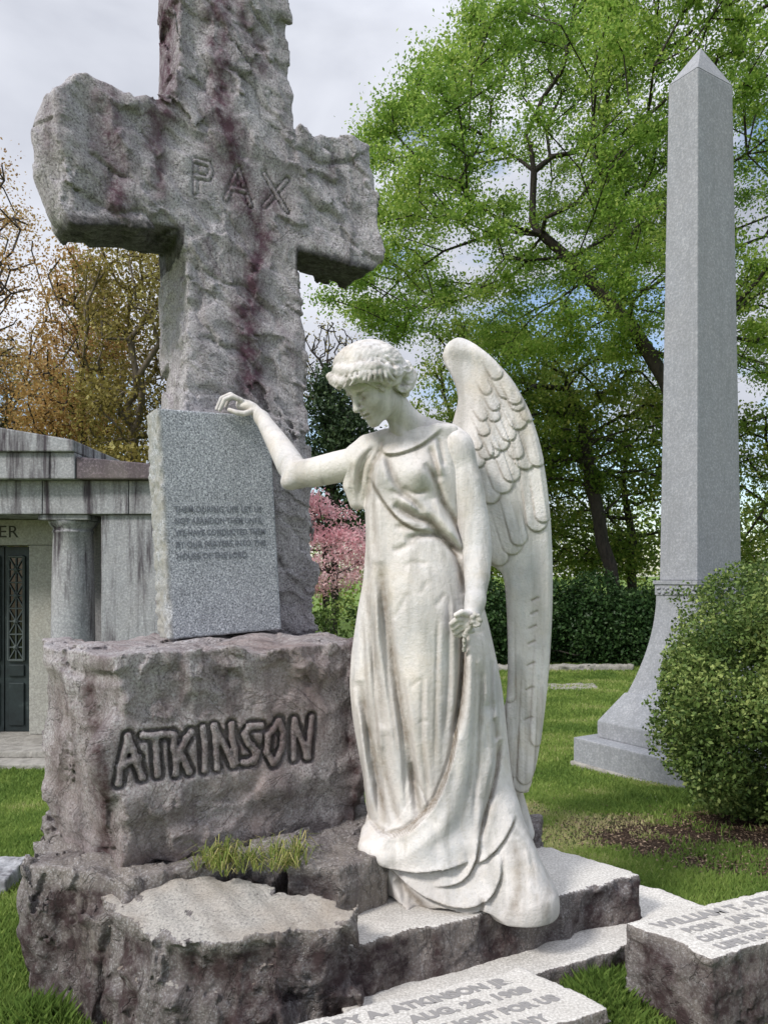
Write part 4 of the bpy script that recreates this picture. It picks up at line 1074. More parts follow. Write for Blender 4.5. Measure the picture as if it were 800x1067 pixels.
def make_obelisk(M):
    root = empty('obelisk', (3.4, 8.0, -.3), 'tall smooth grey granite obelisk on a flared stepped base, right of the angel', 'obelisk')
    near = np.array([.396*6.83, 6.83]); C = near+VX*.695+UX*1.13
    def ring(a, b, z, ch=0.0):
        pts = [(-a, -b), (a, -b), (a, b), (-a, b)]
        return [(C[0]+p[0]*UX[0]+p[1]*VX[0], C[1]+p[0]*UX[1]+p[1]*VX[1], z) for p in pts]
    def part(name, rings, mat, bev=.01):
        bm = bmesh.new(); loft_bm(bm, [ring(*r) for r in rings]); o = mesh_bm(name, bm, mat, root, bevel=bev)
        return o
    part('footing', [(1.16, .72, -.5), (1.16, .72, -.33)], M['edging'], .02)
    part('lower_step', [(1.13, .695, -.42), (1.13, .695, -.085)], M['obelisk'], .012)
    part('upper_step', [(.92, .565, -.085), (.92, .565, .085), (.68, .415, .38)], M['obelisk'], .012)
    rs = []
    for i in range(13):
        t = i/12; s = (1-t)**1.9; rs.append((.395+.265*s, .242+.150*s, .38+(1.40-.38)*t))
    bm = bmesh.new(); loft_bm(bm, [ring(*r) for r in rs]); mesh_bm('flared_die', bm, M['obelisk'], root)
    bd = part('carved_band', [(.405, .252, 1.40), (.405, .252, 1.505), (.42, .266, 1.512), (.42, .266, 1.55)], M['obelisk'], .004)
    # leafy ornament of the band
    bm = bmesh.new(); r = random.Random(3)
    for side in (0, 1):
        L = .40 if side == 0 else .25
        for i in range(int(L*2/.035)):
            for k in range(2):
                s = -L+i*.035+r.uniform(0, .02); z = 1.425+k*.04+r.uniform(-.01, .01)
                if side == 0: p = C+UX*s-VX*.255
                else: p = C-UX*.408+VX*s
                bmesh.ops.create_icosphere(bm, subdivisions=1, radius=r.uniform(.012, .02), matrix=Matrix.Translation((p[0], p[1], z)))
    mesh_bm('band_ornament', bm, M['obelisk'], root, smooth=True)
    part('shaft', [(.365, .225, 1.55), (.285, .176, 6.72)], M['obelisk'], .014)
    part('pyramid_tip', [(.284, .175, 6.722), (.012, .009, 7.10)], M['obelisk'], .004)

def make_mausoleum(M):
    root = empty('mausoleum', (-4.5, 8.6, -.4), 'grey granite mausoleum with a column and dark bronze door at the left edge', 'mausoleum')
    def B(name, x0, x1, y0, y1, Yf, Yb, mat, bev=.012):
        """block whose front face at distance Yf spans photo x0..x1, y0 (top)..y1"""
        a = P(x0, y1, Yf); b = P(x1, y0, Yf); return box(name, a[0], b[0], Yf, Yb, a[2], b[2], mat, root, bev)
    m = M['maus']
    cx = P(-30, 600, 8.4)[0]                              # middle of the front
    XR = -2.05; XL = 2*cx-XR
    # steps
    box('step', XL-.1, XR+.1, 7.85, 12.5, -.50, -.33, M['edging'], root, .015)
    box('step', XL, XR, 8.12, 12.4, -.33, -.26, M['edging'], root, .015)
    zt = P(0, 536, 8.3)[2]; z1 = P(0, 501, 8.3)[2]
    # side walls (antae) and back
    ax0 = P(105, 600, 8.3)[0]
    for s, (a, b) in enumerate(((ax0, XR), (XL, 2*cx-ax0))):
        box('side_wall', a, b, 8.3, 12.2, -.258, zt-.004, m, root, .015)
    dx0, dx1 = 2*cx-P(31, 600, 9.0)[0], P(31, 600, 9.0)[0]
    zd = P(0, 568, 9.0)[2]; jb = P(57, 600, 9.0)[0]
    box('door_wall', jb, ax0-.003, 9.05, 9.4, -.258, zt-.004, m, root, .01); box('door_wall', 2*cx-ax0+.003, 2*cx-jb, 9.05, 9.4, -.258, zt-.004, m, root, .01)
    box('door_jamb', dx1, jb+.02, 8.98, 9.36, -.258, zd-.003, M['mauswarm'], root, .01); box('door_jamb', 2*cx-jb-.02, dx0, 8.98, 9.36, -.258, zd-.003, M['mauswarm'], root, .01)
    ln = box('lintel', 2*cx-jb-.02, jb+.02, 8.97, 9.35, zd, zt-.006, M['mauswarm'], root, .01)
    text_mesh('ER', .20, 'lintel_letters', M['dark'], ln, (P(-2, 0, 8.97)[0], 8.967, P(0, 560, 8.97)[2]), (1, 0, 0), (0, 0, 1), (0, -1, 0), width=.24, depth=.002)
    # bronze double door
    for s in (-1, 1):
        x0, x1 = (cx+.006, dx1-.006) if s > 0 else (dx0+.006, cx-.006)
        d = box('door', x0, x1, 9.14, 9.20, -.255, zd-.01, M['bronze'], root, .006)
        wz0, wz1 = P(0, 688, 9.14)[2], P(0, 580, 9.14)[2]
        fx0, fx1 = (x0+.05, x1-.12) if s > 0 else (x0+.12, x1-.05)
        box('door_glass', fx0, fx1, 9.132, 9.139, wz0, wz1, M['glass'], d, 0)
        bm = bmesh.new()
        def bar(p, q, r=.008):
            p = Vector(p); q = Vector(q); dvec = q-p; mt = Matrix.Translation((p+q)/2) @ dvec.to_track_quat('Z', 'Y').to_matrix().to_4x4()
            bmesh.ops.create_cone(bm, segments=6, radius1=r, radius2=r, depth=dvec.length, cap_ends=True, matrix=mt)
        for a, b, c, e in ((fx0, wz0, fx1, wz0), (fx0, wz1, fx1, wz1), (fx0, wz0, fx0, wz1), (fx1, wz0, fx1, wz1)): bar((a, 9.12, b), (c, 9.12, e), .016)
        rows_ = 4; hh = (wz1-wz0)/rows_
        for i in range(rows_):
            za, zb = wz0+i*hh, wz0+(i+1)*hh; zm = (za+zb)/2; xm = (fx0+fx1)/2
            for a, b, c, e in ((fx0, za, fx1, zb), (fx0, zb, fx1, za), (xm, za, xm, zb), (fx0, zm, fx1, zm), (fx0, zb, fx1, zb)): bar((a, 9.12, b), (c, 9.12, e), .009)
            bmesh.ops.create_icosphere(bm, subdivisions=1, radius=.035, matrix=Matrix.Translation((xm, 9.115, zm)))
        mesh_bm('door_grille', bm, M['patina'], d)
        for (a, b) in ((-.18, P(0, 712, 9.1)[2]), (P(0, 705, 9.1)[2], P(0, 693, 9.1)[2])):
            box('door_panel', fx0, fx1, 9.118, 9.139, a, b, M['bronze'], d, .008)
    # columns
    for xm in (P(74, 600, 8.5)[0], 2*cx-P(74, 600, 8.5)[0]):
        bm = bmesh.new(); rr = [(.262, -.256), (.262, -.19), (.245, -.15), (.238, -.14)]
        zc0 = P(0, 556, 8.5)[2]
        for i in range(9):
            t = i/8; rr.append((.238-.026*t+.006*math.sin(t*math.pi), -.13+(zc0+.13)*t))
        rr += [(.222, zc0+.01), (.222, zc0+.025), (.210, zc0+.035), (.215, zc0+.06), (.245, zc0+.09), (.262, zc0+.125), (.262, zc0+.135)]
        loft_bm(bm, [[(xm+r*math.cos(a), 8.56+r*math.sin(a), z) for a in np.linspace(0, 2*math.pi, 40, endpoint=False)] for r, z in rr])
        c = mesh_bm('column', bm, m, root, smooth=True)
        for pl in c.data.polygons: pl.use_smooth = abs(pl.normal.z) < .8
        box('capital', xm-.27, xm+.27, 8.29, 8.83, zc0+.138, zt-.003, m, c, .01)
    # entablature in separate stones with dark joints
    js = [XL, 2*cx-P(44, 0, 8.25)[0], cx-.75, P(44, 0, 8.25)[0], P(134, 0, 8.25)[0], XR]
    js = sorted(js)
    for a, b in zip(js[:-1], js[1:]): box('frieze_stone', a+.004, b-.004, 8.25, 8.9, zt, z1-.003, m, root, .012)
    box('ceiling_slab', XL+.02, XR-.02, 8.9, 12.2, zt, z1-.01, m, root, 0)
    # cornice / roof
    zr = P(0, 476, 8.15)[2]
    X80 = P(80, 0, 8.15)[0]
    zc = P(0, 470, 8.15)[2]
    for (a, b, nm) in ((X80, XR+.05, 'roof_slab'), (XL-.05, 2*cx-X80, 'roof_slab')):
        left = nm == 'roof_slab' and a == X80
        bm = bmesh.new(); vs = box_bm(bm, a+.004, b, 8.12, 12.4, z1, zr)
        for v in vs:
            if v.co.z > z1+.01 and ((left and v.co.x > a+.1) or (not left and v.co.x < b-.1)): v.co.z -= .12
        mesh_bm(nm, bm, M['roofstain'], root, bevel=.015)
    jx = P(52, 0, 8.1)[0]
    zp = P(0, 499, 8.1)[2]; zq = P(0, 471, 8.1)[2]
    for a, b in ((2*cx-X80, 2*cx-jx), (2*cx-jx, cx), (cx, jx), (jx, X80)):
        box('pediment_stone', a+.004, b-.004, 8.1, 8.9, zp+.003, zq-.002, m, root, .012)
    # sloping pediment cap
    bm = bmesh.new(); za = P(80, 458, 8.05)[2]; zb = P(-14, 437, 8.05)[2]
    loft_bm(bm, [[(2*cx-X80, y, zq), (X80, y, zq), (X80, y, za), (cx, y, zb), (2*cx-X80, y, za)] for y in (8.05, 12.4)])
    mesh_bm('pediment_cap', bm, m, root, bevel=.015)
# ================================================================ ground and plants
def mulch_at(X, Y):
    d = np.sqrt(((X-2.85)/1.75)**2+((Y-4.95)/1.1)**2)
    return sstep(1.12, .75, d)
def make_ground(M):
    ys = np.concatenate([np.arange(-12, 1.5, .5), np.arange(1.5, 9, .10), np.arange(9, 20, .5), np.geomspace(20, 1500, 24)])
    xs = np.concatenate([-np.geomspace(900, 9, 18), np.arange(-8.5, 8.6, .125), np.geomspace(9, 900, 18)])
    Xg, Yg = np.meshgrid(xs, ys); Zg = gz(Xg, Yg)
    pp = np.stack([Xg.ravel(), Yg.ravel(), 0*Xg.ravel()], 1)
    nz = vnoise(pp, .9, 3, 3).reshape(Xg.shape)*.012*(np.abs(Xg) < 8.6)*(Yg < 20)*(Yg > 1.5)
    V = np.stack([Xg.ravel(), Yg.ravel(), (Zg+nz).ravel()], 1); nx = len(xs)
    i = (np.arange(len(ys)-1)[:, None]*nx+np.arange(nx-1)[None, :]).ravel()
    Fc = np.stack([i, i+1, i+1+nx, i+nx], 1)
    o = mesh_np('lawn_ground', V, Fc, M['ground'], attrs={'mulch': np.clip(mulch_at(V[:, 0], V[:, 1])+.4*sstep(.3, .7, vnoise(V, .35, 8))*sstep(2.0, 1.0, np.abs(V[:, 1]-4.7)), 0, 1)})
    tag(o, 'grassy cemetery ground sloping gently away behind the monument', 'ground', kind='structure')
    r = np.random.default_rng(77)
    # blades
    N = 480000
    Y = 2.2*np.exp(r.random(N)*math.log(17.5/2.2)); k = r.uniform(-.75, .75, N)
    q_ = r.random(N); k = np.where(q_ < .56, r.uniform(.10, .56, N), np.where(q_ < .70, r.uniform(-.56, -.36, N), k))
    X = k*Y; m = (mulch_at(X, Y)*(.9+.35*vnoise(np.stack([X, Y, X*0], 1), .22, 51, 2)) < r.random(N))
    dry = vnoise(np.stack([X, Y, X*0], 1), .55, 41, 3)
    dryz = sstep(-.15, .6, dry)*sstep(2.5, 1.2, np.abs(Y-4.9))*(X > 0)
    m &= r.random(N) > dryz*.6
    # nothing grows through the stones
    def inside(X, Y, poly):
        ins = np.ones(len(X), bool)
        for nn, c, a, b, L in prism_sdf(poly): ins &= (X*nn[0]+Y*nn[1]-c) < .0
        return ins
    for pl in ([(-.12, 2.52), (.64, 2.90), (1.20, 3.22), (1.38, 3.42), (1.25, 3.6), (.9, 3.95), (-.3, 3.7)], [(.912, 2.84), (1.11, 2.58), (2.02, 2.985), (1.82, 3.25)], [(.478, 2.742), (.718, 2.48), (-.13, 2.09), (-.37, 2.35)],
               [(-1.0, 2.66), (.12, 3.33), (-.2, 4.25), (-1.62, 3.85), (-1.34, 2.87)]): m &= ~inside(X, Y, pl)
    X, Y, dry, dryz = X[m], Y[m], dry[m], dryz[m]; n = len(X)
    z = gz(X, Y)+.002
    h = r.uniform(.018, .045, n)*(1+.03*Y)*(1-.45*dryz)
    # longer tufts close to the stones
    tuft = np.exp(-(((X-.80)/.16)**2+((Y-2.86)/.2)**2))+np.exp(-(((X+1.25)/.18)**2+((Y-2.72)/.10)**2))+.7*np.exp(-(((X-2.35)/.3)**2+((Y-6.5)/.25)**2))
    h *= 1+1.6*tuft
    w = .0022*(.6+Y*.42)*r.uniform(.7, 1.3, n); a = r.uniform(0, 2*math.pi, n); b = r.uniform(0, 2*math.pi, n); ln = h*r.uniform(.15, .8, n)
    dx, dy = np.cos(a)*w, np.sin(a)*w; lx, ly = np.cos(b)*ln, np.sin(b)*ln
    p0 = np.stack([X-dx, Y-dy, z], 1); p1 = np.stack([X+dx, Y+dy, z], 1); p2 = np.stack([X+dx*.7+lx*.4, Y+dy*.7+ly*.4, z+h*.6], 1); p3 = np.stack([X+lx, Y+ly, z+h], 1)
    V = np.stack([p0, p1, p2, p3], 1).reshape(-1, 3); Fq = np.arange(n*4).reshape(-1, 4)
    rn = np.clip(.30+.14*r.normal(size=n)+.18*dry+.42*dryz-.15*tuft-.10*vnoise(np.stack([X, Y, X*0], 1), .25, 5)+.26*vnoise(np.stack([X, Y, X*0], 1), .55, 6, 3), 0, 1)
    o = mesh_np('lawn_grass', V, Fq, M['grass'], attrs={'rnd': np.repeat(rn, 4)}); tag(o, 'short green lawn grass with dry yellow patches', 'grass', kind='stuff')
    # litter
    n = 42000; Y = r.uniform(3.6, 8.0, n); X = r.uniform(.6, 4.6, n)
    keep = r.random(n) < (mulch_at(X, Y)*.95+.03+.30*sstep(0, .6, vnoise(np.stack([X, Y, X*0], 1), .4, 61))*(Y < 6.4)*(X > .9)); X, Y = X[keep], Y[keep]; n = len(X)
    leaf_quads('fallen_leaf_litter', np.stack([X, Y, gz(X, Y)+r.uniform(.006, .03, n)], 1), r.uniform(.010, .028, n), M['litter'], r, flat=.75, rnd=r.random(n)**1.6)
    tag(bpy.data.objects['fallen_leaf_litter'], 'brown fallen leaves and bark mulch under the bush', 'leaf litter', kind='stuff')
    # grass tuft on the boulder
    bl = []; rn = []
    for c in range(40):
        q = P(r.uniform(212, 318), r.uniform(880, 906), 2.9); cx, cy = q[0], 2.88+r.uniform(-.10, .10)+.15*(q[0]+.5); cz = .52+r.uniform(-.01, .015)
        for j in range(r.integers(4, 22)):
            a = r.uniform(0, 2*math.pi); hh = r.uniform(.025, .10); ln = hh*r.uniform(.4, 1.6); w = r.uniform(.0012, .0028); d = np.array([math.cos(a), math.sin(a), 0]); s = np.array([-d[1], d[0], 0])*w
            b0 = np.array([cx, cy, cz])+r.normal(0, .012, 3)*[1, 1, 0]; b1 = b0+d*ln*.45+[0, 0, hh*.75]; b2 = b0+d*ln+[0, 0, hh*(.75 if ln < hh else .35)]
            bl += [b0-s, b0+s, b1+s*.8, b1-s*.8, b1-s*.8, b1+s*.8, b2+s*.1, b2-s*.1]; rn += [r.random()]*8
    V = np.array(bl); o = mesh_np('grass_tuft', V, np.arange(len(V)).reshape(-1, 4), M['drygrass'], attrs={'rnd': np.array(rn)})
    tag(o, 'yellow-green grass tuft growing in the joint below the inscribed block', 'grass tuft')
    # small stones in the lawn
    rock('edging_stone', [M['edging']], [(2.05, 16.0), (3.15, 16.05), (3.15, 16.4), (2.05, 16.35)], -.5, -.29, 'pale low kerb stone at the foot of the dark hedge, nearer the angel wing', 'kerb stone', h=.03, seed=81, nfl=8, amp=.02, fine=.004, group=None)
    rock('edging_stone', [M['edging']], [(3.3, 16.0), (5.2, 16.05), (5.2, 16.4), (3.3, 16.35)], -.5, -.28, 'pale low kerb stone at the foot of the dark hedge, nearer the obelisk', 'kerb stone', h=.03, seed=82, nfl=8, amp=.02, fine=.004, group=None)
    rock('flat_marker', [M['edging']], [(2.3, 13.2), (3.75, 13.4), (3.9, 14.1), (2.5, 14.0)], -.5, -.365, 'flat grey-brown slab lying flush in the lawn before the hedge', 'flat marker', h=.03, seed=83, nfl=6, amp=.012, fine=.003)
    rock('flat_marker', [M['edging']], [(1.95, 6.25), (2.35, 6.05), (2.6, 6.3), (2.25, 6.6)], -.45, -.262, 'thin broken stone piece by the left corner of the obelisk base', 'flat marker', h=.016, seed=85, nfl=6, amp=.008, fine=.002)
    o, _ = rock('small_headstone', [M['maus']], [(-2.6, 3.80), (-1.90, 3.86), (-1.93, 4.18), (-2.6, 4.16)], -.12, .075, 'small low grey headstone lying on the lawn at the far left edge', 'headstone', h=.01, seed=84, nfl=24, Rr=(.1, .3), dp=(.004, .02), amp=.010, fine=.002)

def leaf_quads(name, c, size, mat, r, parent=None, flat=0.0, rnd=None, droop=0.0, aspect=.55):
    n = len(c); u = r.normal(size=(n, 3)); u[:, 2] *= (1-flat); u[:, 2] -= droop; u /= np.linalg.norm(u, axis=1)[:, None]
    q = r.normal(size=(n, 3)); q[:, :2] *= (1-flat*.6); 
    if flat: q = q*(1-flat)+np.array([0, 0, 1.0])*flat
    v = np.cross(q, u); v /= np.maximum(np.linalg.norm(v, axis=1), 1e-6)[:, None]
    w = np.cross(u, v); s = np.asarray(size)[:, None]*np.ones((n, 1)); a = s*aspect
    V = np.stack([c-u*s*.5, c+v*a*.5+w*s*.08, c+u*s*.5, c-v*a*.5+w*s*.08], 1).reshape(-1, 3)
    if rnd is None: rnd = r.random(n)
    return mesh_np(name, V, np.arange(n*4).reshape(-1, 4), mat, parent, smooth=False, attrs={'rnd': np.repeat(np.clip(rnd, 0, 1), 4)})

def grow(base, fork, pts, r, seg=.5, jit=.06, alpha=.35):
    """greedy branching tree reaching every crown point; returns nodes, parents"""
    nodes = []; par = []; plen = []
    trunk = [np.array(p, float) for p in fork]; prev = -1
    path = [np.array(base, float)]+trunk
    for a, b in zip(path[:-1], path[1:]):
        k = max(1, int(np.linalg.norm(b-a)/seg))
        for i in range(0 if prev == -1 else 1, k+1):
            nodes.append(a+(b-a)*i/k+(r.normal(0, jit*.4, 3) if 0 < i < k else 0)); par.append(prev); plen.append(0 if prev < 0 else plen[prev]+seg*.2); prev = len(nodes)-1
    n0 = max(1, int(len(nodes)*.45)); allowed = [False]*n0+[True]*(len(nodes)-n0)
    top = path[-1]; o = np.argsort(np.linalg.norm(pts-top, axis=1))
    NA = np.array(nodes); PL = np.array(plen); AL = np.array(allowed)
    for i in o:
        p = pts[i]; d = np.linalg.norm(NA-p, axis=1)
        cost = d+alpha*PL+np.where(AL, 0, 1e9)+.35*np.maximum(NA[:, 2]-p[2], 0)
        j = int(np.argmin(cost)); a = NA[j]; L = d[j]; k = max(1, int(L/seg)); new = []; pr = j
        bow = np.array([0, 0, L*.10])
        for q in range(1, k+1):
            t = q/k; x = a+(p-a)*t+bow*math.sin(t*math.pi)+(r.normal(0, jit, 3) if q < k else 0)
            new.append(x); par.append(pr); pr = len(NA)+len(new)-1; plen.append(0)
        NA = np.vstack([NA, new]); PL = np.r_[PL, PL[j]+np.arange(1, k+1)*L/k]; AL = np.r_[AL, np.ones(k, bool)]
    return NA, np.array(par)
def tubes(name, NA, par, r_tip, r_base, mat, parent, sides=6):
    n = len(NA); cnt = np.ones(n)
    for i in range(n-1, 0, -1): cnt[par[i]] += 1 if par[i] < 0 else cnt[i]
    ends = np.ones(n); has = np.zeros(n, bool); has[par[par >= 0]] = True; ends = np.where(has, 0, 1.0)
    for i in range(n-1, 0, -1): ends[par[i]] += ends[i]
    e = (ends/ends[0]); rad = r_tip+(r_base-r_tip)*e**.52
    c = np.arange(1, n); c = c[par[c] >= 0]; A = NA[par[c]]; B = NA[c]; d = B-A; L = np.linalg.norm(d, axis=1); ok = L > 1e-5; c, A, B, d, L = c[ok], A[ok], B[ok], d[ok], L[ok]
    d = d/L[:, None]; ref = np.where(np.abs(d[:, 2:]) > .9, [[1., 0, 0]], [[0, 0, 1.]]); u = np.cross(d, ref); u /= np.linalg.norm(u, axis=1)[:, None]; v = np.cross(d, u)
    ra = np.minimum(rad[par[c]], rad[c]*1.35); rb = rad[c]; V = []
    for P_, R_ in ((A-d*ra[:, None]*.3, ra), (B+d*rb[:, None]*.3, rb)):
        for k in range(sides):
            t = 2*math.pi*k/sides; V.append(P_+R_[:, None]*(math.cos(t)*u+math.sin(t)*v))
    V = np.stack(V, 1); m = len(c); base = (np.arange(m)*2*sides)[:, None]; Fq = []
    for k in range(sides): Fq.append(np.concatenate([base+k, base+(k+1) % sides, base+sides+(k+1) % sides, base+sides+k], 1))
    return mesh_np(name, V.reshape(-1, 3), np.concatenate(Fq), mat, parent)

def in_poly(px, py, poly):
    ins = np.zeros(px.shape, bool); n = len(poly)
    for i in range(n):
        x1, y1 = poly[i]; x2, y2 = poly[(i+1) % n]; ins ^= ((y1 > py) != (y2 > py)) & (px < (x2-x1)*(py-y1)/(y2-y1+1e-12)+x1)
    return ins
def crown_pts(outline, Y, depth, n, r, lump=0.0, seed=1, thr=-.2):
    """points filling a crown whose side view is the given outline (photo units at distance Y)"""
    po = np.array(outline, float); lo, hi = po.min(0), po.max(0); out = []; tot = 0
    while tot < n:
        x = r.uniform(lo[0], hi[0], n*3); y = r.uniform(lo[1], hi[1], n*3); m = in_poly(x, y, po); x, y = x[m], y[m]
        d, _, _ = poly_dist(x, y, np.vstack([po, po[:1]])); dm = max(d.max(), 1)
        q = depth*np.sqrt(np.clip(1-(1-d/dm)**2, 0.02, 1)); t = r.uniform(-1, 1, len(x))*q
        w = np.stack([(x-400)/800*Y, Y+t, CAMH-(y-600)/800*Y], 1)
        if lump: w = w[vnoise(w, lump, seed, 2) > thr]
        out.append(w); tot += len(w)
    return np.concatenate(out)[:n]
def tree(name, label, cat, outline, Y, depth, base, fork, leafmat, nleaf, lsize, nb, r_base, bark, r, spread=.35, group=None, lump=1.2, thr=-.25, seed=1, crown='crown', seg=.5, r_tip=.008, jit=.07, droop=.2, patch=1.5):
    root = empty(name, tuple(base), label, cat, group)
    pts = crown_pts(outline, Y, depth, nb, r, lump, seed, thr)
    NA, par = grow(base, fork, pts, r, seg, jit)
    tubes('trunk', NA, par, r_tip, r_base, bark, root)
    if nleaf:
        has = np.zeros(len(NA), bool); has[par[par >= 0]] = True; tips = np.where(~has)[0]; sub = np.concatenate([pts, NA[tips], NA[tips]])
        k = r.integers(0, len(sub), nleaf); c = sub[k]+r.normal(size=(nleaf, 3))*spread*np.array([1, 1, .55])*r.random((nleaf, 1))**.35
        rn = .45+.25*r.normal(size=nleaf)+.35*vnoise(c, patch, seed+7, 2)
        leaf_quads(crown, c, lsize*r.uniform(.6, 1.35, nleaf), leafmat, r, root, rnd=rn, droop=droop)
    return root

def shrub(name, label, cat, blobs, nleaf, lsize, mat, r, group=None, stems=None, bark=None, shell=.22, rough=.10, kind=None, seed=1):
    """evergreen shrub: leaves through the outer shell of several lumps"""
    B = np.array(blobs, float); vol = B[:, 3]*B[:, 5]; w = vol/vol.sum(); k = r.choice(len(B), nleaf, p=w)
    d = r.normal(size=(nleaf, 3)); d /= np.linalg.norm(d, axis=1)[:, None]
    rad = 1-shell*r.random(nleaf)**1.3
    c = B[k, :3]+d*B[k, 3:6]*rad[:, None]
    c += d*(vnoise(c, .35, seed, 3)*rough+vnoise(c, .13, seed+3, 2)*rough*.35)[:, None]
    # drop leaves deep inside a neighbouring lump
    inner = np.zeros(nleaf, bool)
    for j in range(len(B)): inner |= (((c-B[j, :3])/(B[j, 3:6]*(1-shell*1.15)))**2).sum(1) < 1
    g = gz(c[:, 0], c[:, 1]); c = c[(~inner) & (c[:, 2] > g+.02)]; n = len(c)
    if kind == 'stuff': root = None
    else: root = empty(name, (B[0, 0], B[0, 1], float(gz(0, B[0, 1]))), label, cat, group)
    rn = .42+.22*r.normal(size=n)+.30*vnoise(c, .30, seed+5, 3)
    o = leaf_quads('foliage' if root else name, c, lsize*r.uniform(.6, 1.4, n), mat, r, root, rnd=rn, aspect=.6)
    if root is None: tag(o, label, cat, group, 'stuff')
    elif stems:
        pts = c[r.integers(0, n, stems)]; b = np.array([B[:, 0].mean(), B[:, 1].mean(), float(gz(0, B[0, 1]))-.05])
        NA, par = grow(b, [b+[0, 0, .35]], B[0, :3]+(pts-B[0, :3])*.93, r, .25, .03)
        tubes('stems', NA, par, .004, .05, bark, root)
    return root or o

def make_plants(M):
    r = np.random.default_rng(2024)
    # the large spreading spring tree behind the obelisk
    out = [(338, 318), (352, 285), (384, 268), (372, 215), (388, 140), (425, 98), (470, 55), (500, 20), (540, -15), (600, -120), (900, -170), (1010, 60), (960, 330), (850, 400), (780, 380), (700, 372), (610, 365), (540, 372), (470, 340), (420, 350), (380, 330)]
    Yt = 15.0; b = P(722, 681, Yt); b[2] = -.5
    f1 = [P(724, 560, Yt), P(716, 460, Yt), P(692, 395, Yt), P(655, 335, Yt), P(612, 290, Yt), P(565, 245, Yt)]
    tree('spring_tree', 'big spreading tree with fresh bright green leaves behind the obelisk', 'tree', out, Yt, 4.0, b, f1, M['leaf_bright'], 380000, .070, 1300, .135, M['bark'], r, spread=.27, lump=1.3, thr=-.22, seed=3, seg=.55, r_tip=.006, patch=1.3)
    # small dark-stemmed tree left of the obelisk
    out = [(470, 420), (500, 385), (560, 372), (640, 372), (695, 400), (700, 500), (660, 520), (600, 500), (520, 520), (470, 500)]
    Y2 = 18.6; b = P(641, 640, Y2); b[2] = -.45
    tree('understory_tree', 'small leaning tree with a dark crooked trunk left of the obelisk', 'tree', out, Y2, 1.9, b, [P(636, 590, Y2), P(617, 510, Y2), P(606, 432, Y2), P(590, 405, Y2)], M['leaf_mid'], 24000, .095, 150, .16, M['bark'], r, spread=.35, lump=.9, thr=-.1, seed=5, r_tip=.007)
    # trees of the wood behind
    wood = [
        ('slender woodland tree with yellow-green leaves seen between angel wing and obelisk', [(560, 470), (590, 400), (660, 400), (720, 440), (730, 590), (560, 600)], 21, 'leaf_mid', 21000, 655),
        ('leafy woodland tree half hidden behind the angel head and wing', [(420, 430), (440, 350), (500, 330), (580, 370), (600, 480), (560, 600), (430, 600)], 22, 'leaf_mid', 29000, 505),
        ('woodland tree showing right of the obelisk above the clipped bush', [(760, 440), (800, 380), (900, 380), (960, 600), (750, 610)], 20, 'leaf_mid', 20000, 845)]
    for i, (lab, o_, Y, mt, n, bx) in enumerate(wood):
        b = P(bx, 650, Y); b[2] = -.4
        tree('woodland_tree', lab, 'tree', o_, Y, 2.2, b, [P(bx+4, 560, Y), P(bx-6, 500, Y)], M[mt], n, .11, 130, .13, M['bark'], r, spread=.5, group='trees of the wood behind', seed=11+i, thr=-.2, r_tip=.012)
    # dark conifer left of the head
    out = [(318, 520), (316, 440), (328, 400), (345, 382), (362, 400), (378, 430), (384, 520), (375, 560), (320, 560)]
    b = P(348, 640, 24); b[2] = -.4
    tree('dark_conifer', 'dark evergreen tree between the cross and the angel head', 'tree', out, 24, 1.1, b, [P(348, 560, 24), P(346, 420, 24)], M['leaf_pine'], 16000, .13, 120, .14, M['bark'], r, spread=.35, seed=21, thr=-.6, r_tip=.01)
    # bare twiggy tree against the sky
    out = [(306, 400), (312, 350), (345, 335), (372, 350), (385, 400), (370, 430), (320, 430)]
    b = P(340, 640, 30); b[2] = -.4
    tree('budding_tree', 'thin bare twiggy tree against blue sky left of the angel head', 'tree', out, 30, 1.5, b, [P(342, 500, 30), P(342, 440, 30)], M['leaf_olive'], 900, .10, 260, .11, M['bark'], r, spread=.5, seed=22, thr=-.8, r_tip=.012)
    # pink blossom
    out = [(306, 540), (318, 514), (345, 512), (362, 535), (386, 560), (390, 612), (340, 622), (306, 612)]
    b = P(338, 640, 19); b[2] = -.4
    tree('cherry_tree', 'pink blossoming cherry tree seen below the outstretched arm', 'tree', out, 19, 1.1, b, [P(338, 600, 19), P(337, 550, 19)], M['petal_pink'], 7500, .085, 90, .06, M['bark'], r, spread=.24, seed=23, thr=-.35, crown='blossom', lump=.6, r_tip=.006)
    # left trees behind the mausoleum
    L = [
        ('tall sparse tree with rusty spring buds at the left edge', [(-160, 430), (-150, 200), (-60, 130), (5, 165), (30, 240), (52, 300), (58, 420), (20, 450)], 20, -40, 'leaf_rust', 17000, .085, 420, 'bark', -.6),
        ('reddish brown budding tree above the mausoleum roof', [(35, 470), (50, 380), (62, 300), (85, 262), (108, 280), (125, 340), (130, 470)], 19, 88, 'leaf_rust', 21000, .085, 330, 'bark', -.5),
        ('many-stemmed olive-leaved tree with pale trunks left of the tablet', [(98, 480), (95, 330), (100, 262), (130, 250), (158, 262), (200, 280), (210, 480)], 17, 140, 'leaf_olive', 22000, .085, 280, 'palebark', -.35),
        ('low spreading budding tree with yellowish leaves over the pediment', [(-80, 490), (-60, 400), (0, 360), (60, 380), (110, 420), (120, 490)], 23, 20, 'leaf_olive', 15000, .09, 260, 'palebark', -.4)]
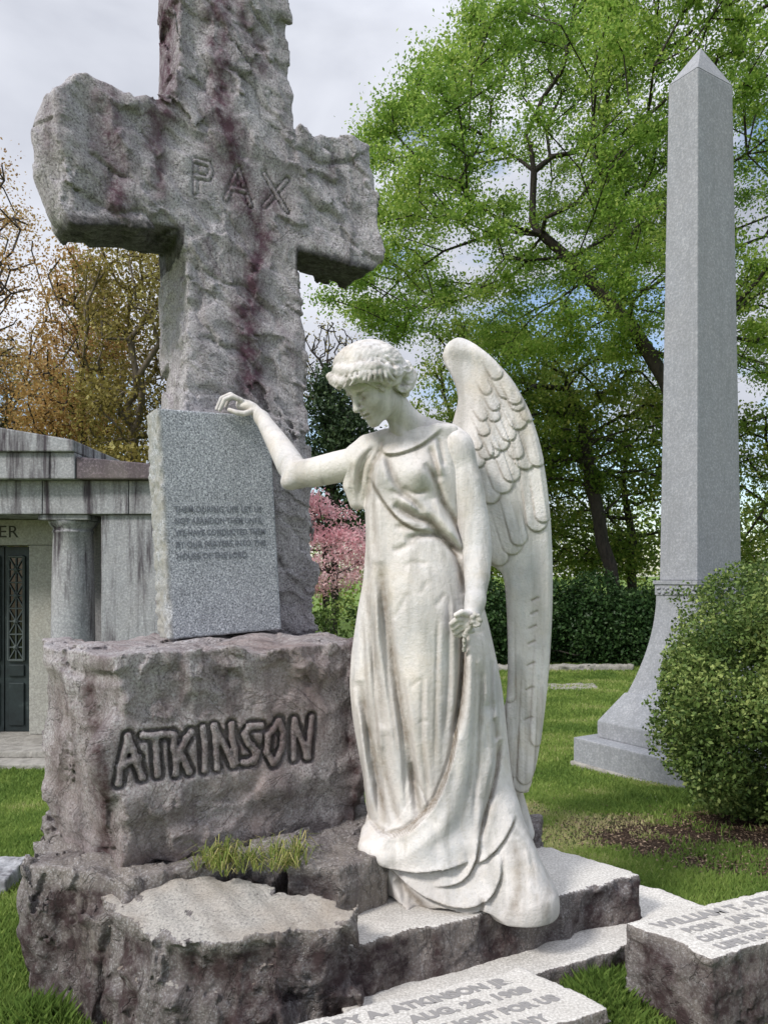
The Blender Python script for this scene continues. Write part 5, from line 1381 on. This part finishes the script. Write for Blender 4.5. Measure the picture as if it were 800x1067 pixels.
    for i, (lab, o_, Y, bx, mt, n, ls, nb, bk, thr) in enumerate(L):
        b = P(bx, 650, Y); b[2] = -.4
        tree('budding_tree', lab, 'tree', o_, Y, 1.9, b, [P(bx+3, 540, Y), P(bx-2, 455, Y)], M[mt], n, ls, nb, .13, M[bk], r, spread=.36, group='budding trees behind the mausoleum', seed=31+i, thr=thr, r_tip=.009)
    # evergreen shrubs low behind the mausoleum roof
    shrub('evergreen_shrub', 'dark evergreen bush rising just above the mausoleum roof', 'bush', [(-5.2, 15.5, 2.4, 1.8, 1.0, 1.9), (-7.8, 15.8, 2.2, 1.6, 1.0, 1.7), (-9.8, 15.8, 2.2, 1.6, 1.0, 1.6)], 16000, .10, M['leaf_olive'], r, seed=41)
    # dark hedge
    bl = [(x, 17.4+.2*math.sin(x*2), .45+.12*math.sin(x*3.1), .95, .75, 1.05+.12*math.sin(x*1.7)) for x in np.arange(1.6, 8.2, .8)]
    shrub('dark_hedge', 'dark green evergreen hedge between the wing and the obelisk', 'hedge', bl, 95000, .085, M['leaf_dark'], r, stems=30, bark=M['bark'], seed=42, shell=.7, rough=.2)
    bl = [(x, 14.6, .25+.1*math.sin(x*5), .7, .6, .80) for x in np.arange(-2.6, .8, .6)]
    shrub('green_hedge', 'bright green low hedge behind the angel elbow and the block', 'hedge', bl, 17000, .07, M['leaf_box'], r, seed=43, rough=.15)
    # clipped bush at the right edge
    bl = [(3.22, 5.75, .72, 1.12, .95, 1.02), (2.80, 5.5, .55, .80, .7, .74), (3.7, 5.5, .9, .9, .9, .95), (3.1, 5.2, .75, .75, .6, .78), (2.75, 5.6, .22, .62, .6, .45), (3.5, 5.0, .55, .8, .55, .8)]
    shrub('clipped_bush', 'rounded dense evergreen bush in front of the obelisk at the right edge', 'bush', bl, 300000, .032, M['leaf_box'], r, stems=150, bark=M['bark'], seed=44, shell=.34, rough=.19)
    # wood mass far behind
    n = 60000; x = r.uniform(-34, 34, n); y = r.uniform(28, 36, n); top = 3.6+1.8*vnoise(np.stack([x, y*0, x*0], 1), 5, 9, 3)
    z = -.4+(top+.4)*r.random(n)**.8; k = vnoise(np.stack([x, y, z], 1), 1.1, 12, 2) > -.25+.12*(z-2)
    c = np.stack([x, y, z], 1)[k]; o = leaf_quads('woodland', c, .20*r.uniform(.6, 1.4, len(c)), M['leaf_mid'], r, rnd=.4+.25*r.normal(size=len(c))+.3*vnoise(c, 1.6, 13, 2))
    tag(o, 'distant green undergrowth and woodland closing the view', 'woodland', kind='stuff')
import time as _t; _T0 = _t.time()
def clock(s): print('TIME %-12s %.1f' % (s, _t.time()-_T0), flush=True)
M = build_materials()
make_angel(M); clock('angel')
make_monument(M); clock('monument')
make_obelisk(M); clock('obelisk')
make_mausoleum(M); clock('mausoleum')
make_ground(M); clock('ground')
make_plants(M); clock('plants')

# ---- world, sun, camera
wd = bpy.data.worlds.new('World'); sc.world = wd; wd.use_nodes = True
t = wd.node_tree; t.nodes.clear()
def N(ty, **k):
    o = t.nodes.new(ty)
    for a, v in k.items(): setattr(o, a, v)
    return o
SUN_EL, SUN_AZ = math.radians(41), math.radians(229)      # compass: clockwise from +Y; behind the camera on the left
sky = N('ShaderNodeTexSky', sky_type='NISHITA'); sky.sun_disc = False; sky.sun_elevation = SUN_EL; sky.sun_rotation = SUN_AZ
tc = N('ShaderNodeTexCoord'); mp = N('ShaderNodeMapping'); mp.inputs['Scale'].default_value = (1.0, 1.0, 2.2); mp.inputs['Location'].default_value = (.35, .2, .1)
t.links.new(tc.outputs['Generated'], mp.inputs[0])
n1 = N('ShaderNodeTexNoise'); n1.inputs['Scale'].default_value = 2.1; n1.inputs['Detail'].default_value = 6; n1.inputs['Roughness'].default_value = .52; n1.inputs['Distortion'].default_value = .3
n2 = N('ShaderNodeTexNoise'); n2.inputs['Scale'].default_value = 4.4; n2.inputs['Detail'].default_value = 6; n2.inputs['Roughness'].default_value = .5
t.links.new(mp.outputs[0], n1.inputs['Vector']); t.links.new(mp.outputs[0], n2.inputs['Vector'])
cover = N('ShaderNodeValToRGB'); cover.color_ramp.elements[0].position = .40; cover.color_ramp.elements[0].color = (.08, .08, .08, 1)
cover.color_ramp.elements[1].position = .50; sz = N('ShaderNodeSeparateXYZ'); t.links.new(tc.outputs['Generated'], sz.inputs[0])
ma = N('ShaderNodeMath', operation='MULTIPLY_ADD'); t.links.new(sz.outputs[2], ma.inputs[0]); ma.inputs[1].default_value = .42; ma.inputs[2].default_value = -.13
mb = N('ShaderNodeMath', operation='ADD'); t.links.new(ma.outputs[0], mb.inputs[0]); t.links.new(n2.outputs['Fac'], mb.inputs[1]); t.links.new(mb.outputs[0], cover.inputs[0])
sk = N('ShaderNodeVectorMath', operation='SCALE'); t.links.new(sky.outputs[0], sk.inputs[0]); sk.inputs['Scale'].default_value = 1.35
cl = N('ShaderNodeValToRGB'); e = cl.color_ramp.elements
e[0].position = .30; e[0].color = (2.5, 2.7, 3.3, 1); e[1].position = .68; e[1].color = (6.9, 7.1, 7.7, 1)
t.links.new(n1.outputs['Fac'], cl.inputs[0])
mx = N('ShaderNodeMix', data_type='RGBA'); t.links.new(cover.outputs[0], mx.inputs[0]); t.links.new(sk.outputs[0], mx.inputs[6]); t.links.new(cl.outputs[0], mx.inputs[7])
# an overcast sky is brighter overhead than at the horizon
sx = N('ShaderNodeSeparateXYZ'); t.links.new(tc.outputs['Generated'], sx.inputs[0])
zr = N('ShaderNodeMapRange'); zr.inputs['From Min'].default_value = .58; zr.inputs['From Max'].default_value = 1.0; zr.inputs['To Min'].default_value = 1.0; zr.inputs['To Max'].default_value = 3.0
t.links.new(sx.outputs[2], zr.inputs['Value'])
zm = N('ShaderNodeVectorMath', operation='SCALE'); t.links.new(mx.outputs[2], zm.inputs[0]); t.links.new(zr.outputs[0], zm.inputs['Scale'])
bg = N('ShaderNodeBackground'); bg.inputs['Strength'].default_value = .10
t.links.new(zm.outputs[0], bg.inputs[0])
wo = N('ShaderNodeOutputWorld'); t.links.new(bg.outputs[0], wo.inputs[0])
sl = bpy.data.lights.new('Sun', 'SUN'); sl.energy = 2.4; sl.angle = math.radians(10); sl.color = (1.0, .96, .90)
so = bpy.data.objects.new('sun_light', sl); COL.objects.link(so)
dv = Vector((math.sin(SUN_AZ)*math.cos(SUN_EL), math.cos(SUN_AZ)*math.cos(SUN_EL), math.sin(SUN_EL)))
so.rotation_euler = dv.to_track_quat('Z', 'Y').to_euler()
cam = bpy.data.cameras.new('Camera'); co = bpy.data.objects.new('camera', cam); COL.objects.link(co)
co.location = (0, 0, CAMH); co.rotation_euler = (math.radians(90), 0, 0)
cam.sensor_fit = 'HORIZONTAL'; cam.sensor_width = 36; cam.lens = 36; cam.shift_y = 66.5/800; cam.clip_end = 2000; cam.clip_start = .05
sc.camera = co
sc.view_settings.view_transform = 'Standard'; sc.view_settings.look = 'None'; sc.view_settings.exposure = 0.5; sc.view_settings.gamma = 1
sc.view_settings.use_curve_mapping = False
clock('done')
